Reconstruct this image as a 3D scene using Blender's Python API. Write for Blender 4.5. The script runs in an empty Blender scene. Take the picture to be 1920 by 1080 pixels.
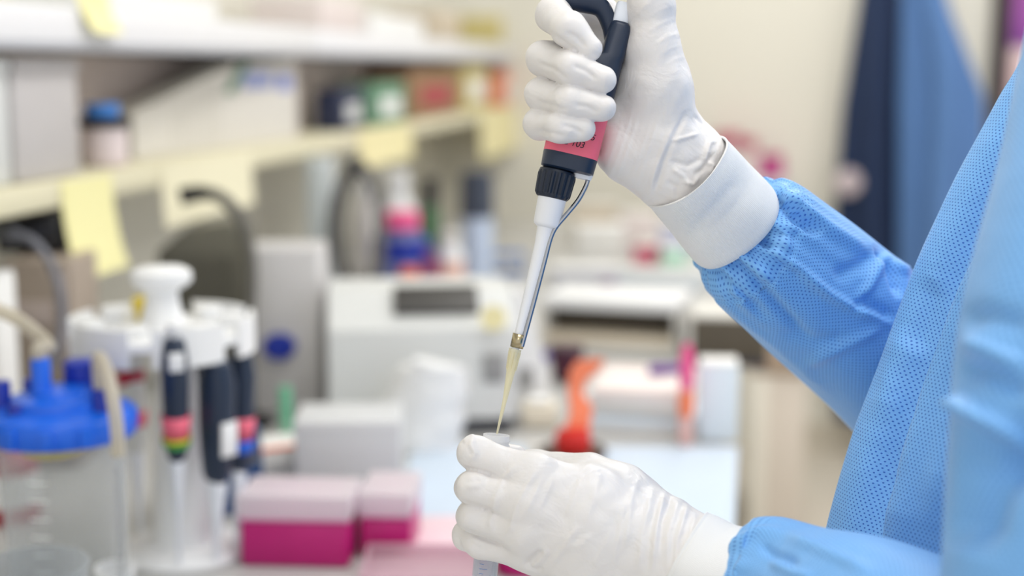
import bpy, math, random
import numpy as np
from mathutils import Vector, Matrix
R = math.radians
random.seed(7)
SC = bpy.context.scene
COL = SC.collection

# ------------------------------------------------------------------ camera
F = 2666.667                                   # focal length in pixels of the 1920 frame (50 mm on 36 mm)
CAM_Z = 1.39
PITCH, YAW = R(8.845), R(9.26)                 # looks a little down, and a little left of the bench direction (+Y)
D0 = 0.83                                      # distance of the focal plane
fw = Vector((-math.sin(YAW)*math.cos(PITCH), math.cos(YAW)*math.cos(PITCH), -math.sin(PITCH)))
rt = Vector((math.cos(YAW), math.sin(YAW), 0))
up = rt.cross(fw)
CP = Vector((0, 0, CAM_Z))
cam = bpy.data.cameras.new('camera'); cam_o = bpy.data.objects.new('camera', cam); COL.objects.link(cam_o)
cam.sensor_width = 36; cam.lens = 50; cam.clip_start = 0.02; cam.clip_end = 50
cam_o.matrix_world = Matrix(((rt.x, up.x, -fw.x, 0), (rt.y, up.y, -fw.y, 0), (rt.z, up.z, -fw.z, CAM_Z), (0, 0, 0, 1)))
cam.dof.use_dof = True; cam.dof.focus_distance = D0 - 0.006; cam.dof.aperture_fstop = 2.8
SC.camera = cam_o

# ------------------------------------------------------------------ world, exposure, ceiling light
SC.view_settings.view_transform = 'Standard'; SC.view_settings.look = 'None'
SC.view_settings.gamma = 1; SC.view_settings.exposure = 0.08
SC.view_settings.use_curve_mapping = False
w = bpy.data.worlds.new('world'); SC.world = w; w.use_nodes = True
w.node_tree.nodes['Background'].inputs[0].default_value = (0.97, 0.98, 1.0, 1)
w.node_tree.nodes['Background'].inputs[1].default_value = 0.90

LIGHT_PANELS = [(0.22, 0.95, 11), (0.22, 2.6, 11), (1.7, 1.6, 9), (1.7, 3.6, 10), (0.22, 4.2, 12), (0.22, -0.8, 5)]

# ------------------------------------------------------------------ pixel helpers (1920x1080 frame)
def ray(px, py):
    return (fw + rt*((px-960)/F) + up*((540-py)/F))
def P(px, py, d):                              # point at depth d (m) along the camera axis
    return CP + ray(px, py)*d
def PM(px, py, mm=0.0):                        # point near the focal plane, mm behind it
    return P(px, py, D0 + mm/1000.0)
def onz(px, py, z):
    r = ray(px, py); return CP + r*((z-CAM_Z)/r.z)
def onx(px, py, x):
    r = ray(px, py); return CP + r*(x/r.x)
def ony(px, py, y):
    r = ray(px, py); return CP + r*(y/r.y)
def dep(v): return (Vector(v)-CP).dot(fw)
BZ = 0.90
def B(px, py): return onz(px, py, BZ)
RT, UP, FW, CPn = (np.array(v, dtype=np.float64) for v in (rt, up, fw, CP))
def to_px(co):
    q = co - CPn; d = q @ FW
    return np.stack([960 + F*(q @ RT)/d, 540 - F*(q @ UP)/d], 1)

# ------------------------------------------------------------------ materials
def srgb(r, g, b):
    f = lambda c: (c/12.92 if c <= 0.04045 else ((c+0.055)/1.055)**2.4)
    return (f(r/255), f(g/255), f(b/255), 1)
MATS = {}
def nd(nt, t, **kw):
    n = nt.nodes.new(t)
    for k, v in kw.items(): setattr(n, k, v)
    return n
def mat(name, col, rough=0.5, metal=0.0, var=0.06, vscale=30, bump=0.0, bscale=200, spec=0.5, sss=0.0, coat=0.0, emit=0.0):
    if name in MATS: return MATS[name]
    m = bpy.data.materials.new(name); m.use_nodes = True; MATS[name] = m
    nt = m.node_tree; p = nt.nodes['Principled BSDF']
    tc = nd(nt, 'ShaderNodeTexCoord')
    no = nd(nt, 'ShaderNodeTexNoise'); no.inputs['Scale'].default_value = vscale; no.inputs['Detail'].default_value = 3
    nt.links.new(tc.outputs['Object'], no.inputs['Vector'])
    mx = nd(nt, 'ShaderNodeMix', data_type='RGBA'); c = srgb(*col)
    mx.inputs[6].default_value = tuple(x*(1-var) for x in c[:3])+(1,)
    mx.inputs[7].default_value = tuple(min(1, x*(1+var)) for x in c[:3])+(1,)
    nt.links.new(no.outputs['Fac'], mx.inputs[0]); nt.links.new(mx.outputs[2], p.inputs['Base Color'])
    p.inputs['Roughness'].default_value = rough; p.inputs['Metallic'].default_value = metal
    p.inputs['Specular IOR Level'].default_value = spec
    if sss: p.inputs['Subsurface Weight'].default_value = sss; p.inputs['Subsurface Radius'].default_value = (.004, .004, .004)
    if coat: p.inputs['Coat Weight'].default_value = coat
    if bump:
        n2 = nd(nt, 'ShaderNodeTexNoise'); n2.inputs['Scale'].default_value = bscale; n2.inputs['Detail'].default_value = 4
        nt.links.new(tc.outputs['Object'], n2.inputs['Vector'])
        b = nd(nt, 'ShaderNodeBump'); b.inputs['Strength'].default_value = bump; b.inputs['Distance'].default_value = 0.002
        nt.links.new(n2.outputs['Fac'], b.inputs['Height']); nt.links.new(b.outputs[0], p.inputs['Normal'])
    if emit:
        p.inputs['Emission Color'].default_value = (1, 1, 1, 1); p.inputs['Emission Strength'].default_value = emit
    return m
def clear(name, tint=(235, 238, 240), body=(230, 233, 236), opac=0.25, rough=0.12):
    if name in MATS: return MATS[name]
    m = bpy.data.materials.new(name); m.use_nodes = True; MATS[name] = m
    nt = m.node_tree; p = nt.nodes['Principled BSDF']; out = nt.nodes['Material Output']
    p.inputs['Base Color'].default_value = srgb(*body); p.inputs['Roughness'].default_value = rough
    t = nd(nt, 'ShaderNodeBsdfTransparent'); t.inputs[0].default_value = srgb(*tint)
    lw = nd(nt, 'ShaderNodeLayerWeight'); lw.inputs[0].default_value = 0.35
    ma = nd(nt, 'ShaderNodeMath', operation='MULTIPLY_ADD'); ma.inputs[1].default_value = 0.35; ma.inputs[2].default_value = opac
    nt.links.new(lw.outputs['Facing'], ma.inputs[0])
    ms = nd(nt, 'ShaderNodeMixShader'); nt.links.new(ma.outputs[0], ms.inputs[0])
    tl = nd(nt, 'ShaderNodeBsdfTranslucent'); tl.inputs[0].default_value = srgb(*body)
    mb_ = nd(nt, 'ShaderNodeMixShader'); mb_.inputs[0].default_value = 0.45; nt.links.new(p.outputs[0], mb_.inputs[1]); nt.links.new(tl.outputs[0], mb_.inputs[2])
    nt.links.new(t.outputs[0], ms.inputs[1]); nt.links.new(mb_.outputs[0], ms.inputs[2]); nt.links.new(ms.outputs[0], out.inputs[0])
    return m
def glove_mat():
    m = bpy.data.materials.new('glove_latex'); m.use_nodes = True
    nt = m.node_tree; p = nt.nodes['Principled BSDF']
    p.inputs['Base Color'].default_value = srgb(232, 229, 228); p.inputs['Roughness'].default_value = 0.42
    p.inputs['Subsurface Weight'].default_value = 0.25; p.inputs['Subsurface Radius'].default_value = (.003, .0025, .002)
    tc = nd(nt, 'ShaderNodeTexCoord')
    n1 = nd(nt, 'ShaderNodeTexNoise'); n1.inputs['Scale'].default_value = 55; n1.inputs['Detail'].default_value = 3; n1.inputs['Distortion'].default_value = 0.6
    n2 = nd(nt, 'ShaderNodeTexNoise'); n2.inputs['Scale'].default_value = 900; n2.inputs['Detail'].default_value = 2
    nt.links.new(tc.outputs['Object'], n1.inputs['Vector']); nt.links.new(tc.outputs['Object'], n2.inputs['Vector'])
    b1 = nd(nt, 'ShaderNodeBump'); b1.inputs['Strength'].default_value = 0.42; b1.inputs['Distance'].default_value = 0.004
    b2 = nd(nt, 'ShaderNodeBump'); b2.inputs['Strength'].default_value = 0.12; b2.inputs['Distance'].default_value = 0.0006
    nt.links.new(n1.outputs['Fac'], b1.inputs['Height']); nt.links.new(n2.outputs['Fac'], b2.inputs['Height'])
    nt.links.new(b1.outputs[0], b2.inputs['Normal']); nt.links.new(b2.outputs[0], p.inputs['Normal'])
    return m
def fabric_mat(name, col, dark, pu=0.0026, pv=0.0020, rad=0.00050):
    """non-woven cloth with a staggered lattice of embossed dots, in metres of UV"""
    m = bpy.data.materials.new(name); m.use_nodes = True
    nt = m.node_tree; L = nt.links.new; p = nt.nodes['Principled BSDF']
    uv = nd(nt, 'ShaderNodeUVMap'); s = nd(nt, 'ShaderNodeSeparateXYZ'); L(uv.outputs[0], s.inputs[0])
    def M(op, a, b=None, c=None):
        n = nd(nt, 'ShaderNodeMath', operation=op)
        for i, x in enumerate((a, b, c)):
            if x is None: continue
            if isinstance(x, (int, float)): n.inputs[i].default_value = x
            else: L(x, n.inputs[i])
        return n.outputs[0]
    v = M('DIVIDE', s.outputs[1], pv); row = M('FLOOR', v)
    u = M('ADD', M('DIVIDE', s.outputs[0], pu), M('MULTIPLY', M('MODULO', row, 2.0), 0.5))
    fu = M('MULTIPLY', M('SUBTRACT', M('FRACT', u), 0.5), pu); fv = M('MULTIPLY', M('SUBTRACT', M('FRACT', v), 0.5), pv)
    d = M('SQRT', M('ADD', M('MULTIPLY', fu, fu), M('MULTIPLY', fv, fv)))
    mr = nd(nt, 'ShaderNodeMapRange', interpolation_type='SMOOTHSTEP'); L(d, mr.inputs[0])
    mr.inputs[1].default_value = rad*0.55; mr.inputs[2].default_value = rad*1.25; mr.inputs[3].default_value = 1; mr.inputs[4].default_value = 0
    dot = mr.outputs[0]
    tc = nd(nt, 'ShaderNodeTexCoord'); no = nd(nt, 'ShaderNodeTexNoise'); no.inputs['Scale'].default_value = 25; no.inputs['Detail'].default_value = 4
    L(tc.outputs['Object'], no.inputs['Vector'])
    n2 = nd(nt, 'ShaderNodeTexNoise'); n2.inputs['Scale'].default_value = 1200; L(tc.outputs['Object'], n2.inputs['Vector'])
    c = srgb(*col); c2 = tuple(x*0.9 for x in c[:3])+(1,)
    mx = nd(nt, 'ShaderNodeMix', data_type='RGBA'); mx.inputs[6].default_value = c2; mx.inputs[7].default_value = c; L(n2.outputs['Fac'], mx.inputs[0])
    md = nd(nt, 'ShaderNodeMix', data_type='RGBA'); md.inputs[7].default_value = srgb(*dark); L(mx.outputs[2], md.inputs[6]); L(dot, md.inputs[0])
    L(md.outputs[2], p.inputs['Base Color']); p.inputs['Roughness'].default_value = 0.5; p.inputs['Specular IOR Level'].default_value = 0.35
    p.inputs['Sheen Weight'].default_value = 0.15
    b1 = nd(nt, 'ShaderNodeBump'); b1.inputs['Strength'].default_value = 0.5; b1.inputs['Distance'].default_value = 0.006; L(no.outputs['Fac'], b1.inputs['Height'])
    b2 = nd(nt, 'ShaderNodeBump', invert=True); b2.inputs['Strength'].default_value = 0.6; b2.inputs['Distance'].default_value = 0.0004; L(dot, b2.inputs['Height'])
    L(b1.outputs[0], b2.inputs['Normal']); L(b2.outputs[0], p.inputs['Normal'])
    return m
def knit_mat():
    m = bpy.data.materials.new('white_knit'); m.use_nodes = True
    nt = m.node_tree; L = nt.links.new; p = nt.nodes['Principled BSDF']
    p.inputs['Base Color'].default_value = srgb(240, 240, 240); p.inputs['Roughness'].default_value = 0.9; p.inputs['Sheen Weight'].default_value = 0.3
    uv = nd(nt, 'ShaderNodeUVMap'); w1 = nd(nt, 'ShaderNodeTexWave', bands_direction='X'); w1.inputs['Scale'].default_value = 330; w1.inputs['Distortion'].default_value = 0.6
    L(uv.outputs[0], w1.inputs['Vector']); b = nd(nt, 'ShaderNodeBump'); b.inputs['Strength'].default_value = 0.35; b.inputs['Distance'].default_value = 0.0006
    L(w1.outputs['Fac'], b.inputs['Height']); L(b.outputs[0], p.inputs['Normal'])
    return m

# ------------------------------------------------------------------ mesh helpers
class MB:
    def __init__(s): s.v = []; s.f = []; s.uv = None
    def add(s, verts, faces):
        o = len(s.v); s.v += [tuple(v) for v in verts]; s.f += [tuple(i+o for i in f) for f in faces]; return s
    def box(s, c, d, rot=None, bev=0.0):
        x, y, z = d[0]/2, d[1]/2, d[2]/2; b = min(bev, x*.49, y*.49, z*.49); M = rot or Matrix.Identity(3); c = Vector(c)
        if b <= 0:
            V = [(sx*x, sy*y, sz*z) for sz in (-1, 1) for sy in (-1, 1) for sx in (-1, 1)]
            Fc = [(0, 2, 3, 1), (4, 5, 7, 6), (0, 1, 5, 4), (2, 6, 7, 3), (0, 4, 6, 2), (1, 3, 7, 5)]
            return s.add([c + M @ Vector(v) for v in V], Fc)
        # rounded outline in plan, bevelled top and bottom rings
        rings = []
        k = 3
        def ring(rx, ry, r, zz):
            pts = []
            for (qx, qy, a0) in ((1, 1, 0), (-1, 1, 90), (-1, -1, 180), (1, -1, 270)):
                for i in range(k+1):
                    a = R(a0 + 90*i/k); pts.append((qx*(rx-r)+r*math.cos(a), qy*(ry-r)+r*math.sin(a), zz))
            return pts
        for zz, ins in ((-z, b), (-z+b*.3, b*.3), (-z+b, 0), (z-b, 0), (z-b*.3, b*.3), (z, b)):
            rings.append(ring(x-ins, y-ins, max(b-ins*.6, b*.3), zz))
        n = len(rings[0]); V = [c + M @ Vector(q) for rg in rings for q in rg]; Fc = []
        for i in range(len(rings)-1):
            for j in range(n): Fc.append((i*n+j, i*n+(j+1) % n, (i+1)*n+(j+1) % n, (i+1)*n+j))
        Fc.append(tuple(range(n-1, -1, -1))); Fc.append(tuple((len(rings)-1)*n+j for j in range(n)))
        return s.add(V, Fc)
    def lathe(s, prof, c=(0, 0, 0), n=32, rot=None, sq=(1, 1), cap=True):
        """prof = [(radius, z)...] bottom to top; closed with caps where the radius is not 0"""
        M = rot or Matrix.Identity(3); c = Vector(c); V = []; Fc = []
        for (r, z) in prof:
            for j in range(n):
                a = 2*math.pi*j/n; V.append(c + M @ Vector((r*math.cos(a)*sq[0], r*math.sin(a)*sq[1], z)))
        for i in range(len(prof)-1):
            for j in range(n): Fc.append((i*n+j, i*n+(j+1) % n, (i+1)*n+(j+1) % n, (i+1)*n+j))
        if cap:
            if prof[0][0] > 1e-5: Fc.append(tuple(range(n-1, -1, -1)))
            if prof[-1][0] > 1e-5: Fc.append(tuple((len(prof)-1)*n+j for j in range(n)))
        return s.add(V, Fc)
    def tube(s, pts, r, n=12, sub=6, cap=True):
        """smooth round tube through pts; r a number or a list"""
        pts = [Vector(p) for p in pts]; rr = r if isinstance(r, (list, tuple)) else [r]*len(pts)
        Q, RR = [], []
        for i in range(len(pts)-1):
            p0 = pts[max(i-1, 0)]; p1 = pts[i]; p2 = pts[i+1]; p3 = pts[min(i+2, len(pts)-1)]
            for k in range(sub):
                t = k/sub
                Q.append(0.5*((2*p1)+(p2-p0)*t+(2*p0-5*p1+4*p2-p3)*t*t+(3*p1-p0-3*p2+p3)*t**3)); RR.append(rr[i]*(1-t)+rr[i+1]*t)
        Q.append(pts[-1]); RR.append(rr[-1]); V = []; Fc = []; ref = None
        for i, q in enumerate(Q):
            T = (Q[min(i+1, len(Q)-1)]-Q[max(i-1, 0)]).normalized()
            if ref is None: ref = T.orthogonal().normalized()
            ref = (ref - T*ref.dot(T)).normalized(); b2 = T.cross(ref)
            for j in range(n):
                a = 2*math.pi*j/n; V.append(q + (ref*math.cos(a)+b2*math.sin(a))*RR[i])
        for i in range(len(Q)-1):
            for j in range(n): Fc.append((i*n+j, i*n+(j+1) % n, (i+1)*n+(j+1) % n, (i+1)*n+j))
        if cap: Fc.append(tuple(range(n-1, -1, -1))); Fc.append(tuple((len(Q)-1)*n+j for j in range(n)))
        return s.add(V, Fc)
    def prism(s, poly, t, fr):
        """poly of (a, b) in the frame fr = (origin, A, B, N); extruded by t along N"""
        o, A, Bv, N = (Vector(q) for q in fr); n = len(poly)
        V = [o + A*a + Bv*b for a, b in poly] + [o + A*a + Bv*b + N*t for a, b in poly]
        Fc = [tuple(range(n-1, -1, -1)), tuple(range(n, 2*n))] + [(i, (i+1) % n, n+(i+1) % n, n+i) for i in range(n)]
        return s.add(V, Fc)
    def build(s, name, m, parent=None, smooth=True, angle=40):
        me = bpy.data.meshes.new(name); me.from_pydata([tuple(v) for v in s.v], [], s.f); me.update()
        import bmesh
        bm = bmesh.new(); bm.from_mesh(me); bmesh.ops.recalc_face_normals(bm, faces=bm.faces)
        if smooth:
            for f in bm.faces: f.smooth = True
            lim = R(angle)
            for e in bm.edges:
                if len(e.link_faces) == 2 and e.calc_face_angle(0) > lim: e.smooth = False
        bm.to_mesh(me); bm.free()
        me.materials.append(m)
        return link(name, me, parent)
def link(name, me, parent=None):
    o = bpy.data.objects.new(name, me); COL.objects.link(o)
    if parent is not None: adopt(o, parent)
    return o
def adopt(o, parent):
    o.parent = parent
    if parent.get('_w'):                         # meshes under this root are written in world coordinates
        o.matrix_parent_inverse = Matrix.Translation(-Vector(parent['_w']))
        
def tag(o, label=None, cat=None, group=None, kind=None):
    for k, v in (('label', label), ('category', cat), ('group', group), ('kind', kind)):
        if v: o[k] = v
    return o
def thing(name, label, cat, loc=(0, 0, 0), rz=0, group=None, world=False, rot=None):
    o = bpy.data.objects.new(name, None); COL.objects.link(o); o.location = loc; o.rotation_euler = rot or (0, 0, rz)
    o.empty_display_size = 0.02
    if world: o['_w'] = tuple(loc)
    return tag(o, label, cat, group)
def copy_tree(o, parent=None):
    c = o.copy(); COL.objects.link(c); c.parent = parent
    for ch in list(o.children): copy_tree(ch, c)
    return c
def struct(name, m, mb, **kw): return tag(mb.build(name, m, smooth=False, **kw), kind='structure')
def grid_mesh(name, V, nu, nv, m, uv=None, wrap=False, parent=None):
    """V is (nv*nu,3) row major; wrap closes u"""
    j = np.arange(nv-1)[:, None]; i = np.arange(nu if wrap else nu-1)[None, :]
    i2 = (i+1) % nu
    q = np.stack([j*nu+i+0*j, j*nu+i2, (j+1)*nu+i2, (j+1)*nu+i], -1).reshape(-1, 4)
    me = bpy.data.meshes.new(name); me.from_pydata(V.tolist(), [], q.tolist())
    if uv is not None:
        l = me.uv_layers.new(name='UVMap')
        U = uv.reshape(nv, nu, 2)
        if wrap:
            U = np.concatenate([U, U[:, :1]], 1); U[:, -1, 0] = U[:, -2, 0] + (U[:, -2, 0]-U[:, -3, 0])
        jj = (j + 0*i); ii = (i + 0*j)
        a = np.stack([U[jj, ii], U[jj, ii+1], U[jj+1, ii+1], U[jj+1, ii]], 2).reshape(-1, 2)
        l.data.foreach_set('uv', a.astype(np.float32).ravel())
    me.polygons.foreach_set('use_smooth', [True]*len(me.polygons)); me.materials.append(m); me.update()
    return link(name, me, parent)

# ------------------------------------------------------------------ folds pressed into real geometry
def seg_dist(pp, poly):
    """distance (px), side and taper position of 2-D points from a polyline"""
    poly = np.array(poly, float); best = np.full(len(pp), 1e9); side = np.zeros(len(pp)); tt = np.zeros(len(pp))
    L = np.r_[0, np.cumsum(np.linalg.norm(np.diff(poly, axis=0), axis=1))]
    for k in range(len(poly)-1):
        a, b = poly[k], poly[k+1]; ab = b-a; h = np.clip(((pp-a) @ ab)/(ab @ ab), 0, 1)
        q = pp - a - h[:, None]*ab; d = np.linalg.norm(q, axis=1); m = d < best
        best[m] = d[m]; side[m] = np.sign(ab[0]*q[m, 1]-ab[1]*q[m, 0]); tt[m] = (L[k]+h[m]*(L[k+1]-L[k]))/L[-1]
    return best, side, tt
def crease(V, N, lines):
    """lines: (poly, amp_mm, width_px[, 'step']) ; moves vertices that face the camera along their normals"""
    view = CPn - V; view /= np.linalg.norm(view, axis=1)[:, None]
    face = np.clip(((N*view).sum(1))*3, 0, 1); px = to_px(V); disp = np.zeros(len(V))
    for ln in lines:
        d, side, t = seg_dist(px, ln[0]); tp = np.clip(np.minimum(t, 1-t)*5, 0, 1); tp = np.where((t <= 0) | (t >= 1), 0, tp)
        if len(ln) > 3:
            g = np.where(side*ln[3] > 0, np.exp(-d/(ln[2]*8)), np.exp(-(d/ln[2])**2))
            disp += ln[1]*1e-3*g*np.clip(np.minimum(t, 1-t)*6, 0, 1)
        else: disp += ln[1]*1e-3*np.exp(-(d/ln[2])**2)*tp
    return V + N*(disp*face)[:, None]
def grid_normals(V, nu, nv, wrap):
    G = V.reshape(nv, nu, 3)
    du = (np.roll(G, -1, 1)-np.roll(G, 1, 1)) if wrap else np.gradient(G, axis=1)
    dv = np.gradient(G, axis=0); n = np.cross(du, dv); n /= np.linalg.norm(n, axis=2, keepdims=True)+1e-12
    return n.reshape(-1, 3)

# ------------------------------------------------------------------ smooth skin from round-cone chains (hands)
def capsule(p, a, b, ra, rb):
    ba = b-a; pa = p-a; h = np.clip((pa @ ba)/(ba @ ba), 0, 1).astype(np.float32)
    q = pa - h[..., None]*ba
    return np.sqrt((q*q).sum(-1)) - (ra+(rb-ra)*h)
def smin(a, b, k):
    h = np.maximum(k-np.abs(a-b), 0)/k; return np.minimum(a, b)-h*h*k*0.25
def surface_nets(f, org, st):
    """naive surface nets on a scalar grid: returns vertices and quads"""
    s = f < 0; nx, ny, nz = f.shape
    cs = [(i, j, k) for i in (0, 1) for j in (0, 1) for k in (0, 1)]
    sub = lambda A, i, j, k: A[i:nx-1+i, j:ny-1+j, k:nz-1+k]
    cnt = sum(sub(s, *c).astype(np.int8) for c in cs); act = (cnt > 0) & (cnt < 8)
    idx = np.full(act.shape, -1, np.int64); cells = np.argwhere(act); idx[act] = np.arange(len(cells))
    acc = np.zeros((len(cells), 3)); num = np.zeros(len(cells))
    val = {c: sub(f, *c)[act] for c in cs}
    for a in cs:
        for ax in range(3):
            if a[ax]: continue
            b = list(a); b[ax] = 1; b = tuple(b); va, vb = val[a], val[b]; m = (va < 0) != (vb < 0)
            t = np.where(m, va/np.where(m, va-vb, 1), 0); pt = np.array(a, float)[None]+np.zeros((len(cells), 1)); pt[:, ax] += t
            acc[m] += pt[m]; num[m] += 1
    V = (cells + acc/num[:, None])*st + org
    Q = []
    for ax in range(3):
        sl = [slice(1, None)]*3; lo = [slice(0, -1) if d == ax else slice(1, -1) for d in range(3)]; hi = [slice(1, None) if d == ax else slice(1, -1) for d in range(3)]
        A = s[tuple(lo)]; Bq = s[tuple(hi)]; e = np.argwhere(A != Bq)
        base = e.copy()
        for d in range(3):
            if d != ax: base[:, d] += 1
        flip = A[tuple(e.T)]
        u, v = [(1, 2), (2, 0), (0, 1)][ax]
        def at(du, dv):
            c = base.copy(); c[:, u] += du; c[:, v] += dv; return idx[tuple(c.T)]
        q = np.stack([at(-1, -1), at(0, -1), at(0, 0), at(-1, 0)], 1)
        q[~flip] = q[~flip][:, ::-1]; Q.append(q)
    return V, np.concatenate(Q)
def skin(name, palm, fingers, k_palm, k_join, step, m, lines, parent, relax=2):
    """palm: capsules blended widely; fingers: chains, each blended to the palm but not to one another"""
    allc = palm + [c for fg in fingers for c in fg]
    pts = np.array([list(c[0]) for c in allc] + [list(c[1]) for c in allc]); lo = pts.min(0)-.028; hi = pts.max(0)+.028
    A = lambda v: np.array(v, np.float32)
    def field(g):
        d = None
        for c in palm:
            e = capsule(g, A(c[0]), A(c[1]), c[2], c[3]); d = e if d is None else smin(d, e, k_palm)
        out = d
        for fg in fingers:
            e = None
            for c in fg:
                q = capsule(g, A(c[0]), A(c[1]), c[2], c[3]); e = q if e is None else smin(e, q, .004)
            out = np.minimum(out, smin(d, e, k_join))
        return out
    K = 4; cstep = step*K                        # coarse pass first, then only the blocks near the surface
    nc = np.ceil((hi-lo)/cstep).astype(int)
    gc = np.stack(np.meshgrid(*[lo[d]+cstep*(np.arange(nc[d])+.5-.5/K) for d in range(3)], indexing='ij'), -1).astype(np.float32)
    fc = field(gc); near = np.abs(fc) < cstep*1.6
    out = np.repeat(np.repeat(np.repeat(fc, K, 0), K, 1), K, 2).astype(np.float32)
    cells = np.argwhere(near); off = np.stack(np.meshgrid(*[np.arange(K)]*3, indexing='ij'), -1).reshape(-1, 3)
    ii = (cells[:, None]*K+off[None]).reshape(-1, 3)
    out[tuple(ii.T)] = field((lo+ii*step).astype(np.float32))
    V, Q = surface_nets(out, lo, step)
    def nrm(V):
        fn = np.cross(V[Q[:, 2]]-V[Q[:, 0]], V[Q[:, 3]]-V[Q[:, 1]]); N = np.zeros_like(V)
        for i in range(4): np.add.at(N, Q[:, i], fn)
        return N/(np.linalg.norm(N, axis=1)[:, None]+1e-12)
    for _ in range(relax):
        S = np.zeros_like(V); c = np.zeros(len(V))
        for i in range(4):
            np.add.at(S, Q[:, i], V[Q[:, (i+1) % 4]]); np.add.at(c, Q[:, i], 1)
            np.add.at(S, Q[:, i], V[Q[:, (i-1) % 4]]); np.add.at(c, Q[:, i], 1)
        V = V*0.5 + 0.5*S/c[:, None]
    N = nrm(V)
    if (N*(V-V.mean(0))).sum() < 0: Q = Q[:, ::-1]; N = -N
    q = V*1000.0                                 # slight unevenness of a worn glove, about 0.4 mm
    wob = .45*np.sin(q[:, 0]/4.1+1.3*np.sin(q[:, 2]/6.3))*np.sin(q[:, 1]/5.2+q[:, 2]/7.7)+.3*np.sin(q[:, 0]/2.6-q[:, 2]/3.1+1.7*np.sin(q[:, 1]/4.4))
    V = V + N*(wob*4.5e-4)[:, None]
    V = crease(V, N, lines)
    me = bpy.data.meshes.new(name); me.from_pydata(V.tolist(), [], Q.tolist())
    me.polygons.foreach_set('use_smooth', [True]*len(me.polygons)); me.materials.append(m); me.update()
    return link(name, me, parent)
def sweep(name, ctrl, m, parent, nu=160, nv=160, lines=(), disp=None, uvr=None, depth_up=True):
    """cloth tube along ctrl points (Vector, half width in picture, half depth) ; disp(t, ang) gives extra radius (m)"""
    C = np.array([list(c[0]) for c in ctrl]); rr = np.array([(c[1], c[2]) for c in ctrl])
    L = np.r_[0, np.cumsum(np.linalg.norm(np.diff(C, axis=0), axis=1))]; t = np.linspace(0, 1, nv)
    K = np.linspace(0, 1, len(C)); dens = np.interp(t*L[-1], L, K)
    def cr(Y, x):
        i = np.clip((x*(len(C)-1)).astype(int), 0, len(C)-2); f = (x*(len(C)-1)-i)[:, None]
        a = Y[np.maximum(i-1, 0)]; b = Y[i]; c = Y[i+1]; d = Y[np.minimum(i+2, len(C)-1)]
        return .5*(2*b+(c-a)*f+(2*a-5*b+4*c-d)*f**2+(3*b-a-3*c+d)*f**3)
    Pc = cr(C, dens); Rr = cr(rr, dens); T = np.gradient(Pc, axis=0); T /= np.linalg.norm(T, axis=1)[:, None]
    S = np.cross(T, FW[None]); S /= np.linalg.norm(S, axis=1)[:, None]; Wd = np.cross(T, S)
    ang = np.linspace(0, 2*np.pi, nu, endpoint=False)
    dd = disp(t[:, None], ang[None, :]) if disp is not None else 0
    X = (Rr[:, 0:1]+dd)[..., None]*np.cos(ang)[None, :, None]*S[:, None]+(Rr[:, 1:2]+dd)[..., None]*np.sin(ang)[None, :, None]*Wd[:, None]+Pc[:, None]
    V = X.reshape(-1, 3); N = grid_normals(V, nu, nv, True)
    if (N*(V-np.repeat(Pc, nu, 0))).sum() < 0: N = -N
    V = crease(V, N, lines) if len(lines) else V
    r0 = uvr or float(Rr.mean())
    uv = np.stack([np.broadcast_to(ang[None]*r0, (nv, nu)), np.broadcast_to((t*L[-1])[:, None], (nv, nu))], -1).reshape(-1, 2)
    return grid_mesh(name, V, nu, nv, m, uv, True, parent)
# ================================================================== THE SETTING
WX = -1.12                                     # left wall
m_wall = mat('cream_wall', (230, 227, 215), 0.8, var=0.02, vscale=4, bump=.05)
m_floor = mat('floor_vinyl', (206, 198, 184), 0.5, var=0.06, vscale=6)
m_bench = mat('bench_laminate', (190, 190, 188), 0.35, var=0.03)
m_white = mat('white_plastic', (238, 239, 240), 0.4, var=0.02)
m_offw = mat('off_white', (222, 220, 214), 0.5, var=0.03)
m_grey = mat('light_grey', (216, 218, 217), 0.45, var=0.03)
m_cream = mat('cream_board', (226, 220, 190), 0.55, var=0.03)
m_taupe = mat('taupe_panel', (190, 176, 168), 0.6, var=0.06)
m_black = mat('black_plastic', (22, 22, 26), 0.4)
m_navy = mat('navy_plastic', (26, 42, 66), 0.38, var=0.05)
m_steel = mat('steel', (176, 178, 184), 0.18, metal=1.0, var=0.02)
m_note = mat('yellow_note', (244, 238, 178), 0.7, var=0.02)
m_paper = mat('paper', (240, 240, 238), 0.7, var=0.02)
m_pink = mat('pink_label', (240, 108, 132), 0.5, var=0.10, vscale=60)
m_mag = mat('magenta_plastic', (186, 10, 112), 0.35, var=0.08)
m_blue = mat('blue_plastic', (14, 98, 222), 0.3, var=0.08)
m_dblue = mat('deep_blue_plastic', (10, 44, 160), 0.3, var=0.08)
m_clear = clear('clear_plastic', tint=(249, 250, 250), body=(240, 242, 244), opac=0.10)
m_frost = clear('frosted_plastic', tint=(236, 238, 240), body=(246, 247, 248), opac=0.78, rough=.35)
m_ink = mat('dark_ink', (50, 30, 44), 0.6)

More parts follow.
